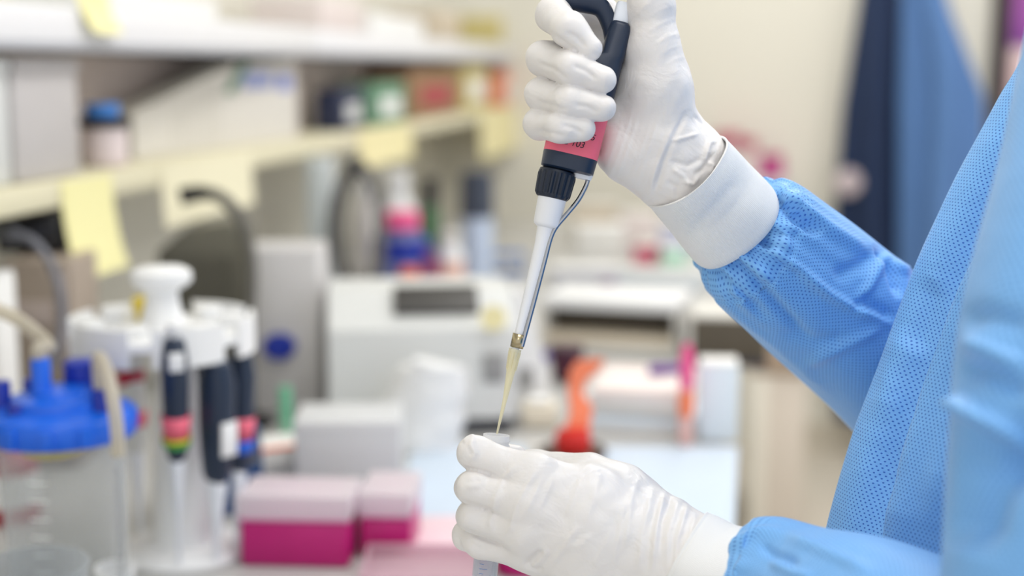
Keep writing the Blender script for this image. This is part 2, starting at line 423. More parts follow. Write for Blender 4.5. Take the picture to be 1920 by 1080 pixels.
struct('floor', m_floor, MB().box((0.6, 2.0, -0.02), (4.4, 7.0, .04)))
struct('wall_left', m_wall, MB().box((WX-.05, 2.2, 1.35), (.1, 6.6, 2.7)))
struct('wall_far', m_wall, MB().box((0.7, 5.25, 1.35), (4.2, .1, 2.7)))
struct('ceiling', mat('ceiling_tile', (236, 236, 232), .8, var=.02), MB().box((0.6, 2.0, 2.74), (4.4, 7.0, .06)))
struct('baseboard_far', mat('baseboard_beige', (204, 196, 180), .6), MB().box((1.35, 5.19, .05), (2.6, .015, .1)))
m_lamp = mat('lamp_diffuser', (255, 255, 255), .5, var=0, emit=1.2)
for i, (x, y, e) in enumerate(LIGHT_PANELS):
    place = ['over the near bench', 'over the middle of the bench', 'over the aisle beside the bench', 'over the far aisle', 'over the far end of the bench', 'behind the camera over the aisle'][i]
    t = thing('ceiling_light', 'square recessed white light panel in the ceiling ' + place, 'ceiling light', (x, y, 2.70), group='ceiling light panels')
    MB().box((0, 0, 0), (.66, 1.26, .02), bev=.006).build('light_frame', m_white, t)
    MB().box((0, 0, -.014), (.58, 1.18, .012)).build('diffuser', m_lamp, t)
    ld = bpy.data.lights.new('light_panel', 'AREA'); ld.shape = 'RECTANGLE'; ld.size = .58; ld.size_y = 1.18; ld.energy = e
    ld.color = (1.0, .985, .96)
    lo = bpy.data.objects.new('light_panel', ld); COL.objects.link(lo); lo.parent = t; lo.location = (0, 0, -.026)

# bench: one long worktop on a row of base cabinets
tag(MB().box((WX/2-.008, 2.45, BZ-.015), (-WX-.016, 4.1, .03), bev=.004).build('worktop', m_bench), 'long pale grey laboratory worktop running along the wall', 'worktop')
for i in range(4):
    y0 = .42+i*1.02
    t = thing('base_cabinet', ['nearest', 'second', 'third', 'farthest'][i] + ' pale base cabinet with two doors under the long worktop', 'cabinet', (WX/2, y0+.5, 0), group='base cabinets under the bench')
    MB().box((-.01, 0, .435), (-WX-.10, 1.0, .86)).build('body', m_offw, t, smooth=False)
    for s in (-1, 1):
        d = MB().box((-WX/2-.05, s*.25, .45), (.018, .485, .76), bev=.003).build('door', m_offw, t)
        MB().tube([(-WX/2-.030, s*.05, .66), (-WX/2-.022, s*.05, .66), (-WX/2-.022, s*.05, .78), (-WX/2-.030, s*.05, .78)], .004, 8, 2).build('handle', m_steel, d)

# shelving over the bench
SX = -0.85; SZ1, SZ0 = 1.411, 1.25
def shelf_unit(y0, y1, label):
    t = thing('wall_shelf', label, 'shelf', (SX, (y0+y1)/2, SZ0-.02), world=True, group='shelf units over the bench')
    c = (y0+y1)/2; L = y1-y0-.004; wd = SX-WX
    b = MB().box(((SX+WX)/2, c, SZ1+.012), (wd-.004, L, .022), bev=.003).build('upper_board', m_grey, t)
    MB().box((SX+.006, c, SZ1+.028), (.012, L, .050), bev=.003).build('front_lip', mat('lip_white', (236, 236, 238), .35, var=.01), b)
    MB().box((SX+.013, c, SZ1+.004), (.006, L, .012), bev=.002).build('edge_strip', mat('edge_grey', (176, 178, 184), .4, var=.02), b)
    MB().box(((SX+WX)/2, c, SZ0-.010), (wd-.004, L, .020), bev=.003).build('lower_board', m_cream, t)
    MB().box((SX+.005, c, SZ0-.016), (.010, L, .034), bev=.002).build('lower_edge', m_cream, t)
    MB().box((WX+.125, c, (SZ0+SZ1)/2), (.010, L, SZ1-SZ0-.004)).build('back_panel', m_taupe, t, smooth=False)
    for s in (-1, 1): MB().box(((SX+WX)/2-.01, c+s*(L/2-.009), (SZ0+SZ1)/2), (wd-.04, .016, SZ1-SZ0-.004)).build('side_panel', m_taupe, t, smooth=False)
    return t
YS = onx(582, 100, SX).y
shelf_unit(0.75, YS, 'near white shelf unit over the bench with yellow note on its lip')
shelf_unit(YS, 5.16, 'far white shelf unit over the bench holding the cardboard box')
yp = onx(588, 400, SX+.02).y
t = thing('shelf_upright', 'pale grey upright post carrying the shelves where the units meet', 'post', (SX+.035, yp, BZ), world=True)
MB().box((SX+.036, yp, (BZ+SZ0-.034)/2+.001), (.044, .052, SZ0-.034-BZ-.002), bev=.004).build('column', mat('post_grey', (205, 212, 214), .45, var=.02), t)
MB().box((SX+.036, yp, BZ+.006), (.07, .07, .010), bev=.003).build('foot_plate', m_grey, t)

# ================================================================== THE PERSON
m_glove = glove_mat()
m_gown = fabric_mat('gown_cloth', (128, 190, 250), (50, 106, 194))
m_knit = knit_mat()
person = thing('person', 'person in a blue gown and white gloves holding a pipette over a tube', 'person', (0.22, 0.74, 0), world=True)
A = lambda pts: [PM(*p[:3]) for p in pts]
def chain(*pts):
    q = A(pts); return [(q[i], q[i+1], pts[i][3]/1e3, pts[i+1][3]/1e3) for i in range(len(q)-1)]

# --- the upper hand (right hand): closed round the pipette body, thumb up on the plunger
fingersR = [
    chain((1128, 30, 36, 10.5), (1072, 14, 30, 10.4), (1037, 28, -3, 9.9), (1068, 56, -23, 9.6), (1105, 91, -24, 7.4)),
    chain((1130, 110, 38, 11.0), (1070, 104, 32, 10), (1020, 110, -3, 9.8), (1070, 129, -24, 9.6), (1130, 150, -25, 8.0)),
    chain((1125, 190, 36, 10.5), (1066, 180, 31, 9.6), (1016, 177, -3, 9.4), (1068, 191, -24, 9.2), (1130, 203, -25, 7.8)),
    chain((1116, 262, 32, 9.5), (1060, 244, 28, 8.8), (1012, 232, -2, 8.8), (1052, 239, -22, 8.5), (1093, 242, -23, 7.2)),
]
palmR = (chain((1128, 30, 36, 10), (1215, 130, 30, 14), (1290, 300, 20, 16)) + chain((1130, 110, 38, 11), (1290, 300, 20, 16)) +
         chain((1125, 190, 36, 11), (1290, 310, 20, 16)) + chain((1116, 262, 32, 10), (1280, 330, 18, 16)) +
         chain((1172, 292, 12, 15.5), (1255, 335, 14, 15.5)) + chain((1180, 170, 18, 16), (1225, 270, 12, 18)) + chain((1160, 240, 20, 16), (1240, 290, 14, 18)) +
         chain((1264, 344, 14, 15.5), (1345, 440, 38, 15)) + chain((1308, 298, 14, 15.5), (1392, 392, 38, 15)) +
         chain((1252, 240, 8, 15), (1236, 165, 4, 16.5), (1224, 90, 0, 15.0)))
thumbR = chain((1224, 90, 0, 15.0), (1221, 10, -4, 13.2), (1216, -50, -6, 11.5), (1186, -108, -4, 9.8), (1150, -140, 0, 8.2))
wrR = [([(1292, 203), (1268, 245), (1244, 305), (1226, 372)], -1.8, 6), ([(1280, 215), (1258, 255), (1234, 310), (1214, 368)], 0.9, 7),
       ([(1346, 262), (1330, 268), (1322, 296), (1310, 300)], 1.4, 5), ([(1340, 285), (1318, 318), (1300, 330)], -1.3, 5),
       ([(1255, 265), (1285, 258), (1312, 250)], 0.9, 4), ([(1252, 300), (1290, 310), (1330, 290)], -0.9, 5), ([(1258, 315), (1280, 330), (1296, 352)], 1.0, 4.5),
       ([(1248, 340), (1268, 350), (1270, 375)], -1.0, 5), ([(1275, 340), (1300, 345), (1312, 330)], 0.9, 4), ([(1300, 215), (1318, 232), (1322, 250)], -0.9, 4),
       ([(1320, 300), (1336, 310), (1330, 330)], 1.1, 4)]
for i, (a, b) in enumerate([((1206, 38), (1268, 8)), ((1212, 60), (1272, 34)), ((1224, 86), (1276, 62)), ((1238, 104), (1280, 84)), ((1248, 124), (1284, 106)), ((1196, 30), (1218, 4)), ((1200, 70), (1212, 20))]):
    wrR.append(([a, ((a[0]+b[0])/2, (a[1]+b[1])/2-4), b], 0.16+.07*(i % 3), 3.6))
for i in range(9):
    x = 1128+i*13; wrR.append(([(x-2, 338+i*3), (x+18, 290+i), (x+44, 215)], 0.16+.08*(i % 3), 4.0))
for a in [[(1030, 60), (1060, 82), (1092, 104)], [(1060, 60), (1082, 70), (1100, 92)], [(1004, 118), (1036, 128), (1068, 152)], [(1072, 122), (1098, 132), (1120, 150)],
          [(1002, 190), (1030, 196), (1066, 208)], [(1074, 196), (1100, 200), (1122, 212)], [(1000, 246), (1036, 250), (1064, 258)], [(1052, 234), (1076, 240), (1096, 252)]]:
    wrR.append((a, -0.9, 5))
gR = skin('glove', palmR, fingersR + [thumbR], .014, .006, .0008, m_glove, wrR, person)
gR['label'] = 'white glove closed around the pipette'

# --- the lower hand (left hand): back of the hand to the viewer, fingers round the tube
fingersL = [
    chain((1002, 895, -22, 11.6), (891, 850, -13, 9.6), (887, 849, 4, 9.0), (920, 850, 19, 8.4), (966, 858, 20, 7.4)),
    chain((996, 945, -26, 12.0), (890, 914, -18, 9.8), (884, 914, 2, 9.2), (920, 918, 19, 8.4), (972, 924, 20, 7.6)),
    chain((992, 996, -24, 11.6), (892, 968, -14, 9.4), (886, 968, 4, 9.0), (918, 974, 20, 8.2), (968, 982, 20, 7.4)),
    chain((1000, 1036, -16, 10.6), (900, 1018, -6, 8.6), (876, 1004, 6, 8.4), (905, 1012, 21, 7.6), (945, 1022, 21, 6.8)),
]
palmL = (chain((1110, 918, -6, 13), (1250, 990, -18, 16)) + chain((1004, 892, -22, 12.5), (1110, 930, -22, 13), (1300, 1035, -34, 17)) + chain((996, 945, -26, 12.5), (1110, 975, -28, 13), (1290, 1050, -38, 17)) +
         chain((992, 996, -24, 12.5), (1110, 1020, -28, 13), (1285, 1070, -38, 17)) + chain((1000, 1036, -16, 11), (1110, 1070, -22, 15), (1280, 1095, -34, 18)) +
         chain((1040, 1010, -4, 15), (1220, 1070, -16, 18)) + chain((1060, 940, -2, 15), (1230, 1020, -16, 18)) +
         chain((1286, 1030, -36, 16.5), (1400, 1085, -52, 16)) + chain((1268, 1075, -36, 16.5), (1370, 1122, -52, 16)) +
         chain((1240, 1000, -10, 16), (1165, 935, 4, 16.5), (1100, 902, 12, 15.0)))
thumbL = chain((1100, 902, 12, 15.0), (1050, 890, 20, 12.6), (1005, 880, 27, 11.4), (965, 876, 31, 9.5))
wrL = [([(921, 956), (929, 930), (947, 895), (972, 866)], .9, 5), ([(923, 1008), (920, 978), (929, 948), (944, 917)], 1.0, 5),
       ([(939, 1013), (958, 989), (969, 948), (990, 908), (1008, 880)], .8, 5), ([(983, 1064), (1001, 1048), (1019, 1031)], -2.0, 5), ([(990, 1066), (1010, 1051), (1030, 1030)], 1.1, 6),
       ([(1023, 1069), (1055, 1032), (1086, 983)], .8, 5), ([(990, 1062), (1006, 1068), (1020, 1066)], -1.2, 4),
       ([(1195, 1078), (1205, 1000), (1226, 908)], .7, 5), ([(1222, 1074), (1232, 983), (1248, 915)], .9, 5), ([(1250, 1074), (1253, 1000), (1276, 925)], 1.0, 5), ([(1236, 1040), (1242, 980), (1262, 920)], -.8, 5),
       ([(1171, 1040), (1184, 932), (1200, 894)], .5, 5), ([(1150, 1069), (1164, 983), (1176, 930)], .5, 5), ([(1095, 1000), (1115, 925), (1128, 880)], .4, 5), ([(1266, 1076), (1270, 1010), (1292, 940)], .9, 5),
       ([(1210, 1078), (1218, 1010), (1234, 930)], -.6, 5), ([(1060, 975), (1078, 930), (1090, 890)], .35, 4), ([(1010, 960), (1030, 915), (1040, 885)], .4, 4), ([(985, 965), (1005, 920), (1020, 890)], .4, 4),
       ([(886, 816), (884, 835), (892, 850), (880, 870)], 1.1, 4.5), ([(868, 830), (880, 818), (893, 817)], .9, 4), ([(874, 916), (884, 912), (898, 910), (910, 902)], .7, 5),
       ([(872, 900), (890, 892), (915, 900)], .5, 5), ([(1060, 1030), (1090, 1020), (1110, 1000)], .5, 6), ([(1110, 1065), (1135, 1020), (1150, 985)], .5, 5),
       ([(876, 1012), (896, 1028), (918, 1034)], -.5, 5), ([(1290, 1074), (1290, 1020), (1306, 960)], .7, 5)]
wrL = [(l[0], l[1]*(1.1 if l[0][0][0] < 1080 else .8+.2*(k % 3)), l[2]*(1+.25*(k % 2))) for k, l in enumerate(wrL)]
wrL += [([(858, 874), (880, 879), (905, 885), (936, 896)], -0.9, 4.2), ([(858, 936), (880, 945), (902, 951), (934, 962)], -0.9, 4.2), ([(868, 990), (888, 1001), (912, 1013), (948, 1022)], -0.9, 4.2)]
gL = skin('glove', palmL, fingersL + [thumbL], .015, .007, .0008, m_glove, wrL, person)
gL['label'] = 'white glove wrapped around the clear tube'

# --- the gown: body, two sleeves, two knitted cuffs
py_k = np.array([-260, -60, 125, 150, 225, 330, 480, 570, 690, 800, 900, 990, 1250, 1500], float)
px_k = np.array([2040, 1985, 1912, 1890, 1850, 1792, 1722, 1688, 1645, 1602, 1572, 1548, 1500, 1470], float)
nv, nu = 330, 240
pys = np.linspace(-260, 1500, nv); pxs = np.interp(pys, py_k, px_k); pxs = np.convolve(np.pad(pxs, 6, mode='edge'), np.ones(13)/13, 'valid')
front = np.array([list(P(x, y, .85)) for x, y in zip(pxs, pys)])
q_ = np.linspace(-.95, 1.15, nu); xo = .2*q_**2; yo = np.sign(q_)*(.85*xo) + .052*q_
V = np.zeros((nv, nu, 3))
V[..., 0] = front[:, 0:1] + xo[None]; V[..., 1] = front[:, 1:2] - yo[None]; V[..., 2] = front[:, 2:3]
nb = 90; sb = np.linspace(0, 1, nb+2)[1:-1]           # the back of the gown closes the body
A_, B_ = V[:, -1], V[:, 0]; back = A_[:, None]*(1-sb)[None, :, None]+B_[:, None]*sb[None, :, None]; back[..., 0] += .15*np.sin(np.pi*sb)[None]**.7
V = np.concatenate([V, back, V[:, :1]], 1); nu = V.shape[1]
arc = np.r_[0, np.cumsum(np.linalg.norm(np.diff(V[nv//2], axis=0), axis=1))]; up_l = np.r_[0, np.cumsum(np.linalg.norm(np.diff(front, axis=0), axis=1))]
uv = np.stack([np.broadcast_to(arc[None], (nv, nu)), np.broadcast_to(-up_l[:, None], (nv, nu))], -1).reshape(-1, 2)
Vf = V.reshape(-1, 3); Nf = grid_normals(Vf, nu, nv, False)
if (Nf.reshape(nv, nu, 3)[:, 150:230] @ FW).mean() > 0: Nf = -Nf
folds = [([(1960, 140), (1880, 330), (1786, 516), (1722, 690), (1671, 848), (1640, 1010), (1620, 1100)], -13, 38),
         ([(1960, 60), (1900, 200), (1830, 350), (1760, 500), (1700, 680), (1630, 850), (1590, 1010), (1570, 1100)], 3.5, 26),
         ([(2000, 220), (1925, 345), (1800, 575), (1745, 735), (1700, 880), (1662, 1030), (1640, 1120)], 13, 14, -1),
         ([(1745, 520), (1722, 600), (1700, 660)], -4, 16), ([(1700, 610), (1670, 700), (1650, 790)], 2.5, 18),
         ([(1990, 420), (1900, 560), (1830, 720), (1790, 900)], -6, 30), ([(1760, 1000), (1800, 800), (1870, 640)], 5, 26)]
Vf = crease(Vf, Nf, folds)
gown = grid_mesh('gown', Vf, nu, nv, m_gown, uv, False, person)
gown['label'] = 'blue dotted non-woven gown'

def gathers(n, amp, fall, ph=0):
    return lambda t, a: amp*np.exp(-t/fall)*np.clip(t/.04, 0, 1)*(np.sin(n*a+ph)+.5*np.sin((n*1.7//1)*a+2+ph)) + .0012*np.sin(3*a+7*t+ph)+.0008*np.sin(5*a-11*t)
slR = [(PM(1362, 407, 28), .0270, .024), (PM(1380, 427, 34), .0292, .027), (PM(1396, 441, 39), .0390, .035), (PM(1412, 453, 45), .0430, .039), (PM(1455, 488, 60), .0455, .042), (PM(1530, 549, 85), .0490, .046), (PM(1655, 655, 115), .0520, .048),
       (PM(1780, 770, 130), .055, .052), (PM(1930, 850, 125), .058, .055), (PM(2010, 640, 100), .06, .055), (PM(2060, 250, 60), .06, .055)]
linesR = [([(1395, 444), (1445, 472), (1500, 508), (1555, 553), (1600, 580), (1680, 612)], 3.2, 9), ([(1436, 358), (1470, 385), (1500, 409), (1540, 440)], -4.5, 10),
          ([(1450, 345), (1500, 385), (1560, 430), (1640, 480)], 2.5, 12), ([(1352, 462), (1385, 500), (1422, 538), (1480, 600), (1520, 640)], -3.4, 9), ([(1318, 480), (1335, 508), (1378, 540), (1440, 600)], -2.6, 8),
          ([(1366, 458), (1400, 488), (1450, 530)], 2.0, 8), ([(1418, 408), (1428, 432), (1444, 470)], -3.2, 7), ([(1408, 425), (1450, 480), (1520, 530)], -2.6, 10), ([(1432, 392), (1470, 440), (1476, 480)], 2.0, 9),
          ([(1640, 455), (1670, 490), (1690, 560)], -4.5, 9), ([(1655, 470), (1690, 500), (1712, 512)], 4, 8), ([(1660, 480), (1632, 530), (1600, 580)], 2.2, 9), ([(1590, 585), (1620, 560), (1680, 600)], -2.5, 9),
          ([(1500, 690), (1580, 650), (1660, 610)], 1.8, 10), ([(1460, 620), (1530, 640), (1600, 636)], -1.5, 12), ([(1560, 520), (1610, 500), (1640, 470)], -2, 12), ([(1345, 560), (1450, 640), (1560, 740)], 1.5, 10)]
linesR = [(l[0], l[1]*1.45, l[2]*1.1) for l in linesR]
sweep('sleeve', slR, m_gown, gown, 260, 420, linesR, gathers(13, .0022, .06), uvr=.045)['label'] = 'blue sleeve of the raised arm, gathered at the cuff'
slL = [(PM(1376, 1099, -48), .027, .025), (PM(1402, 1108, -54), .0292, .028), (PM(1420, 1110, -58), .0372, .034), (PM(1444, 1114, -63), .0405, .036), (PM(1515, 1143, -85), .0430, .040), (PM(1620, 1192, -125), .0495, .047), (PM(1800, 1300, -185), .058, .054),
       (PM(1990, 1370, -232), .066, .062), (PM(2085, 1180, -240), .072, .066), (PM(2120, 900, -230), .077, .07), (PM(2130, 640, -212), .076, .07), (PM(2195, 330, -180), .075, .07), (PM(2230, 30, -140), .072, .07)]
linesL = [([(1420, 1020), (1450, 1040), (1500, 1060)], -2.5, 10), ([(1470, 1000), (1540, 1030), (1640, 1075)], 2.5, 12), ([(1440, 1050), (1490, 1075), (1530, 1085)], 2, 10),
          ([(1800, 640), (1850, 655), (1925, 690)], 5, 14), ([(1760, 752), (1810, 762), (1870, 800), (1925, 850)], 10, 15), ([(1960, 800), (1850, 890), (1800, 1040)], -14, 50), ([(1790, 690), (1850, 700), (1930, 740)], -5, 18), ([(1790, 600), (1850, 590), (1930, 610)], -4, 18), ([(1770, 880), (1830, 840), (1930, 930)], -4, 26)]
sweep('sleeve', slL, m_gown, gown, 240, 420, linesL, gathers(12, .0026, .04, 1), uvr=.05)['label'] = 'blue sleeve of the lowered arm, nearest the camera'
def cuff(c, label, lines):
    o = sweep('cuff', c, m_knit, gown, 160, 60, lines, lambda t, a: .0006*np.sin(4*a+3*t)+.0012*np.exp(-((1-t)/.06)**2)*-1+.0005*np.exp(-(t/.05)**2), uvr=.03)
    md = o.modifiers.new('thickness', 'SOLIDIFY'); md.thickness = .0014; md.offset = -1
    o['label'] = label
cuff([(PM(1287, 321, 10), .0292, .0265), (PM(1300, 336, 13), .0298, .0272), (PM(1330, 370, 22), .0304, .028), (PM(1358, 402, 28), .0318, .0295), (PM(1382, 429, 34), .0325, .030)], 'white knitted cuff of the raised sleeve',
     [([(1290, 440), (1330, 400), (1390, 330)], -.7, 12), ([(1260, 400), (1310, 360), (1350, 300)], .4, 12)])
cuff([(PM(1281, 1046, -36), .0285, .0262), (PM(1298, 1056, -38), .0295, .0272), (PM(1340, 1082, -45), .0305, .029), (PM(1378, 1098, -51), .0318, .0302), (PM(1404, 1109, -55), .0325, .031)], 'white knitted cuff of the lowered sleeve', [])

# ================================================================== THE PIPETTE IN THE HAND
S_ = 1/3212.85                                  # metres per pixel at the focal plane
ca, sa = .9736, .2284
To = PM(933, 808, 0); U = up*ca + rt*sa; Vv = rt*ca - up*sa; Wn = U.cross(Vv)
if Wn.dot(fw) > 0: Wn = -Wn
def pl(s, t, d=0): return To + (U*s + Vv*t + Wn*d)*S_
def loft(mb, secs, n=40, cap=True):
    """secs: (s, t centre, half t, half d, exponent[, d centre])"""
    rows = []
    for q in secs:
        s, tc, ht, hd, e = q[:5]; dc = q[5] if len(q) > 5 else 0
        rows.append([pl(s, tc+ht*math.copysign(abs(math.cos(a))**(2/e), math.cos(a)), dc+hd*math.copysign(abs(math.sin(a))**(2/e), math.sin(a))) for a in [2*math.pi*j/n for j in range(n)]])
    Vx = [v for r in rows for v in r]; Fc = [(i*n+j, i*n+(j+1) % n, (i+1)*n+(j+1) % n, (i+1)*n+j) for i in range(len(rows)-1) for j in range(n)]
    if cap: Fc += [tuple(range(n-1, -1, -1)), tuple((len(rows)-1)*n+j for j in range(n))]
    mb.add(Vx, Fc); return mb
pip = thing('pipette', 'navy hand pipette with pink label and metal ejector rod held by the upper glove', 'pipette', To, world=True)
loft(MB(), [(503, 15, 44, 34, 3), (506, 15, 50, 41, 3.4), (532, 15, 51.5, 42, 3.4), (536, 15, 50.5, 41, 3.4), (600, 16, 51, 41, 3.4), (650, 20, 50, 41, 3.2), (690, 24, 47, 40, 3.2), (712, 27, 44, 38, 3.2),
            (722, 32, 39, 34, 3.2), (732, 49, 23, 32, 3.2), (780, 51, 22, 31, 3.2), (790, 51, 20.5, 29, 3.0), (796, 50, 16, 25, 3)]).build('body', m_navy, pip, angle=60)
lab = loft(MB(), [(533, 15, 51.6, 42.1, 3.4), (612, 16, 52.0, 42.1, 3.4)], cap=False).build('label_band', m_pink, pip); lab['label'] = 'pink paper label with handwriting'
MB().tube([PM(1150, 92), PM(1143, 52), PM(1128, 16), PM(1094, 2), PM(1056, -8), PM(1026, -26)], [15*S_, 14*S_, 18*S_, 22*S_, 20*S_, 15*S_], 20).build('finger_hook', m_navy, pip)
loft(MB(), [(786, 49, 15.5, 17, 4), (830, 49, 15.5, 17, 4), (835, 49, 13, 14, 4)]).build('ejector_button', mat('ejector_white', (226, 232, 242), .3, var=.02), pip)
loft(MB(), [(838, 20, 12, 12, 2), (900, 20, 12, 12, 2)]).build('plunger_rod', m_steel, pip)
loft(MB(), [(898, 20, 26, 26, 2), (902, 20, 30, 30, 2), (930, 20, 30, 30, 2), (936, 20, 24, 24, 2)]).build('plunger_button', m_navy, pip)
loft(MB(), [(496, -1, 24, 24, 2), (505, -1, 24, 24, 2)]).build('neck', m_black, pip)
mb = MB(); n = 72; rows = []
for s, r, k in ((447, 27, 0), (449, 30, 0), (455, 32.5, 1.4), (490, 34.5, 1.6), (496, 35, 0), (500, 34, 0), (502, 30, 0)):
    rows += [pl(s, -1+(r+(k if j % 4 < 2 else -k))*math.cos(2*math.pi*j/n), (r+(k if j % 4 < 2 else -k))*math.sin(2*math.pi*j/n)) for j in range(n)]
mb.add(rows, [(i*n+j, i*n+(j+1) % n, (i+1)*n+(j+1) % n, (i+1)*n+j) for i in range(6) for j in range(n)] + [tuple(range(n-1, -1, -1)), tuple(6*n+j for j in range(n))])
mb.build('collar_nut', mat('nut_navy', (16, 30, 50), .45), pip, angle=25)
loft(MB(), [(392, 1, 18, 18, 2), (396, 1, 24, 24, 2), (400, 1, 25.5, 25.5, 2), (448, 0, 27, 27, 2)]).build('barrel_collar', mat('barrel_white', (238, 240, 246), .35, var=.01, sss=.15), pip)
loft(MB(), [(138, -3, 6.6, 6.6, 2), (162, -3, 7.6, 7.6, 2), (260, 0, 11.5, 11.5, 2), (360, 2, 15, 15, 2), (396, 2, 17.5, 17.5, 2)]).build('shaft', MATS['barrel_white'], pip)
MB().tube([pl(500, 57, 4), pl(484, 56, 6), pl(455, 48, 8), pl(424, 33, 9), pl(396, 19, 10), pl(372, 14, 10), pl(330, 13, 9), pl(250, 11, 7), pl(165, 8, 5)], 4.6*S_, 14).build('ejector_rod', m_steel, pip)
loft(MB(), [(160, -1, 12.5, 11.5, 2), (186, -1, 13, 12, 2)], cap=False).build('rod_clip', mat('brass_steel', (176, 164, 134), .25, metal=1), pip).modifiers.new('t', 'SOLIDIFY').thickness = .0005
loft(MB(), [(496, 46, 17, 15, 4), (505, 46, 19, 18, 4)]).build('rod_mount', MATS['barrel_white'], pip)
tip = loft(MB(), [(-6, 0, 1.7, 1.7, 2), (0, 0, 1.9, 1.9, 2), (60, 0, 4.2, 4.2, 2), (112, -1.5, 8, 8, 2), (118, -1.8, 9, 9, 2), (150, -2.6, 10.8, 10.8, 2), (157, -2.8, 12, 12, 2)], 32, cap=False)
tip.build('pipette_tip', clear('tip_plastic', tint=(248, 243, 218), body=(250, 246, 226), opac=.55, rough=.25), pip)
for k in range(8):
    a = 2*math.pi*k/8; rb = MB().tube([pl(118, -1.8+9.2*math.cos(a), 9.2*math.sin(a)), pl(152, -2.6+11.2*math.cos(a), 11.2*math.sin(a))], .9*S_, 6, 1)
    rb.build('tip_rib', MATS['tip_plastic'], pip)
# handwriting on the label
def text_mesh(body, size, name, m, parent, org, X, Y, Z, thick=.00012, shear=0.0, sp=1.0):
    cu = bpy.data.curves.new(name, 'FONT'); cu.body = body; cu.size = size; cu.extrude = thick; cu.align_x = 'CENTER'; cu.align_y = 'CENTER'; cu.shear = shear; cu.space_character = sp
    tmp = bpy.data.objects.new(name, cu); COL.objects.link(tmp)
    bpy.context.view_layer.update()
    me = bpy.data.meshes.new_from_object(tmp.evaluated_get(bpy.context.evaluated_depsgraph_get())); bpy.data.objects.remove(tmp)
    M = Matrix(((X.x, Y.x, Z.x, org.x), (X.y, Y.y, Z.y, org.y), (X.z, Y.z, Z.z, org.z), (0, 0, 0, 1))); me.transform(M); me.materials.append(m)
    return link(name, me, parent)
text_mesh('SEC 103', 17*S_, 'handwriting', m_ink, lab, pl(553, 6, 42.6), Vv, U, Wn, shear=.2)
text_mesh('5', 16*S_, 'handwriting', m_ink, lab, pl(571, 47, 42.2), Vv, U, Wn, shear=.2)

# ================================================================== THE TUBE IN THE LOWER HAND
Ut = (up*.9963 + rt*.083 + fw*-.03).normalized(); Xt = rt - Ut*rt.dot(Ut); Xt.normalize(); Zt = Xt.cross(Ut)
rotT = Matrix((tuple(Xt), tuple(-Zt), tuple(Ut))).transposed()
top = PM(931, 815, 3); tb = thing('centrifuge_tube', 'clear open plastic tube with threaded rim held by the lower glove', 'tube', top - Ut*.118, world=True)
r = .0074
prof = [(.0016, -.118), (.0024, -.1175), (.0035, -.114), (.0070, -.098), (r, -.094), (r, -.0125), (r+.0010, -.0115), (r+.0010, -.0103), (r+.0002, -.0095), (r+.0002, -.008), (r+.0009, -.0073), (r+.0009, -.006), (r+.0002, -.0053), (r+.0002, -.0042), (r+.0008, -.0036), (r+.0008, -.0022), (r+.0003, -.0015), (r+.0004, 0), (r-.0006, 0.0), (r-.0008, -.012), (r-.0009, -.094)]
MB().lathe(prof[:6] + prof[-1:], top, 48, rotT, cap=False).build('tube_wall', clear('tube_plastic', tint=(240, 243, 246), body=(240, 243, 247), opac=.20, rough=.12), tb, angle=60)
MB().lathe(prof[5:-1], top, 48, rotT, cap=False).build('threaded_rim', clear('rim_plastic', tint=(244, 246, 248), body=(252, 252, 253), opac=.62, rough=.15), tb, angle=60)
mb = MB(); 
for k in range(26):
    z = -.022-.0028*k; wd = .62 if k % 5 == 0 else .34; nseg = 6
    Vt = []
    for j in range(nseg+1):
        a = R(-118)+wd*j/nseg
        for dz in (-.00014, .00014): Vt.append(top + rotT @ Vector(((r+.00008)*math.cos(a), (r+.00008)*math.sin(a), z+dz)))
    mb.add(Vt, [(2*j, 2*j+2, 2*j+3, 2*j+1) for j in range(nseg)])
g = mb.build('graduations', mat('blue_ink', (90, 130, 190), .6), tb); g['kind'] = 'stuff'
# ================================================================== THINGS ON THE BENCH AND SHELVES
def BD(px, d):                                  # point of the worktop at depth d
    v = ((BZ-CAM_Z)/d - fw.z)/up.z; return CP + (fw + rt*((px-960)/F) + up*v)*d
def zat(py, d): return CAM_Z + (fw.z + up.z*(540-py)/F)*d
def mm(px, d): return px*d/F
def at_depth(px, py, d, z=None):
    p = P(px, py, d); return Vector((p.x, p.y, p.z if z is None else z))
FACE = YAW                                      # turn that faces the camera

# ---- beaker, front left corner
d = 1.08; c = P(60, 1056, d); rb = mm(104, d); h = c.z-BZ
t = thing('beaker', 'clear plastic beaker with dark printed mark in the near left corner', 'beaker', (c.x, c.y, BZ))
MB().lathe([(rb*.86, .001), (rb*.9, .002), (rb*.97, h-.006), (rb*1.0, h-.004), (rb*1.01, h-.001), (rb*.99, h), (rb*.96, h-.001), (rb*.94, h-.006), (rb*.87, .006), (0.0, .005)], n=48).build('beaker_wall', clear('beaker_plastic', opac=.16, rough=.1), t)
mb = MB()
for k in range(24):
    a0, a1 = 2*math.pi*k/24, 2*math.pi*(k+1)/24
    q = lambda a, s: Vector((rb*.985*math.cos(R(-62)+.11*s*math.cos(a)), rb*.985*math.sin(R(-62)+.11*s*math.cos(a)), h-.014+.004*s*math.sin(a)))
    mb.add([q(a0, 1), q(a1, 1), q(a1, .6), q(a0, .6)], [(0, 1, 2, 3)])
mb.build('printed_mark', m_black, t)

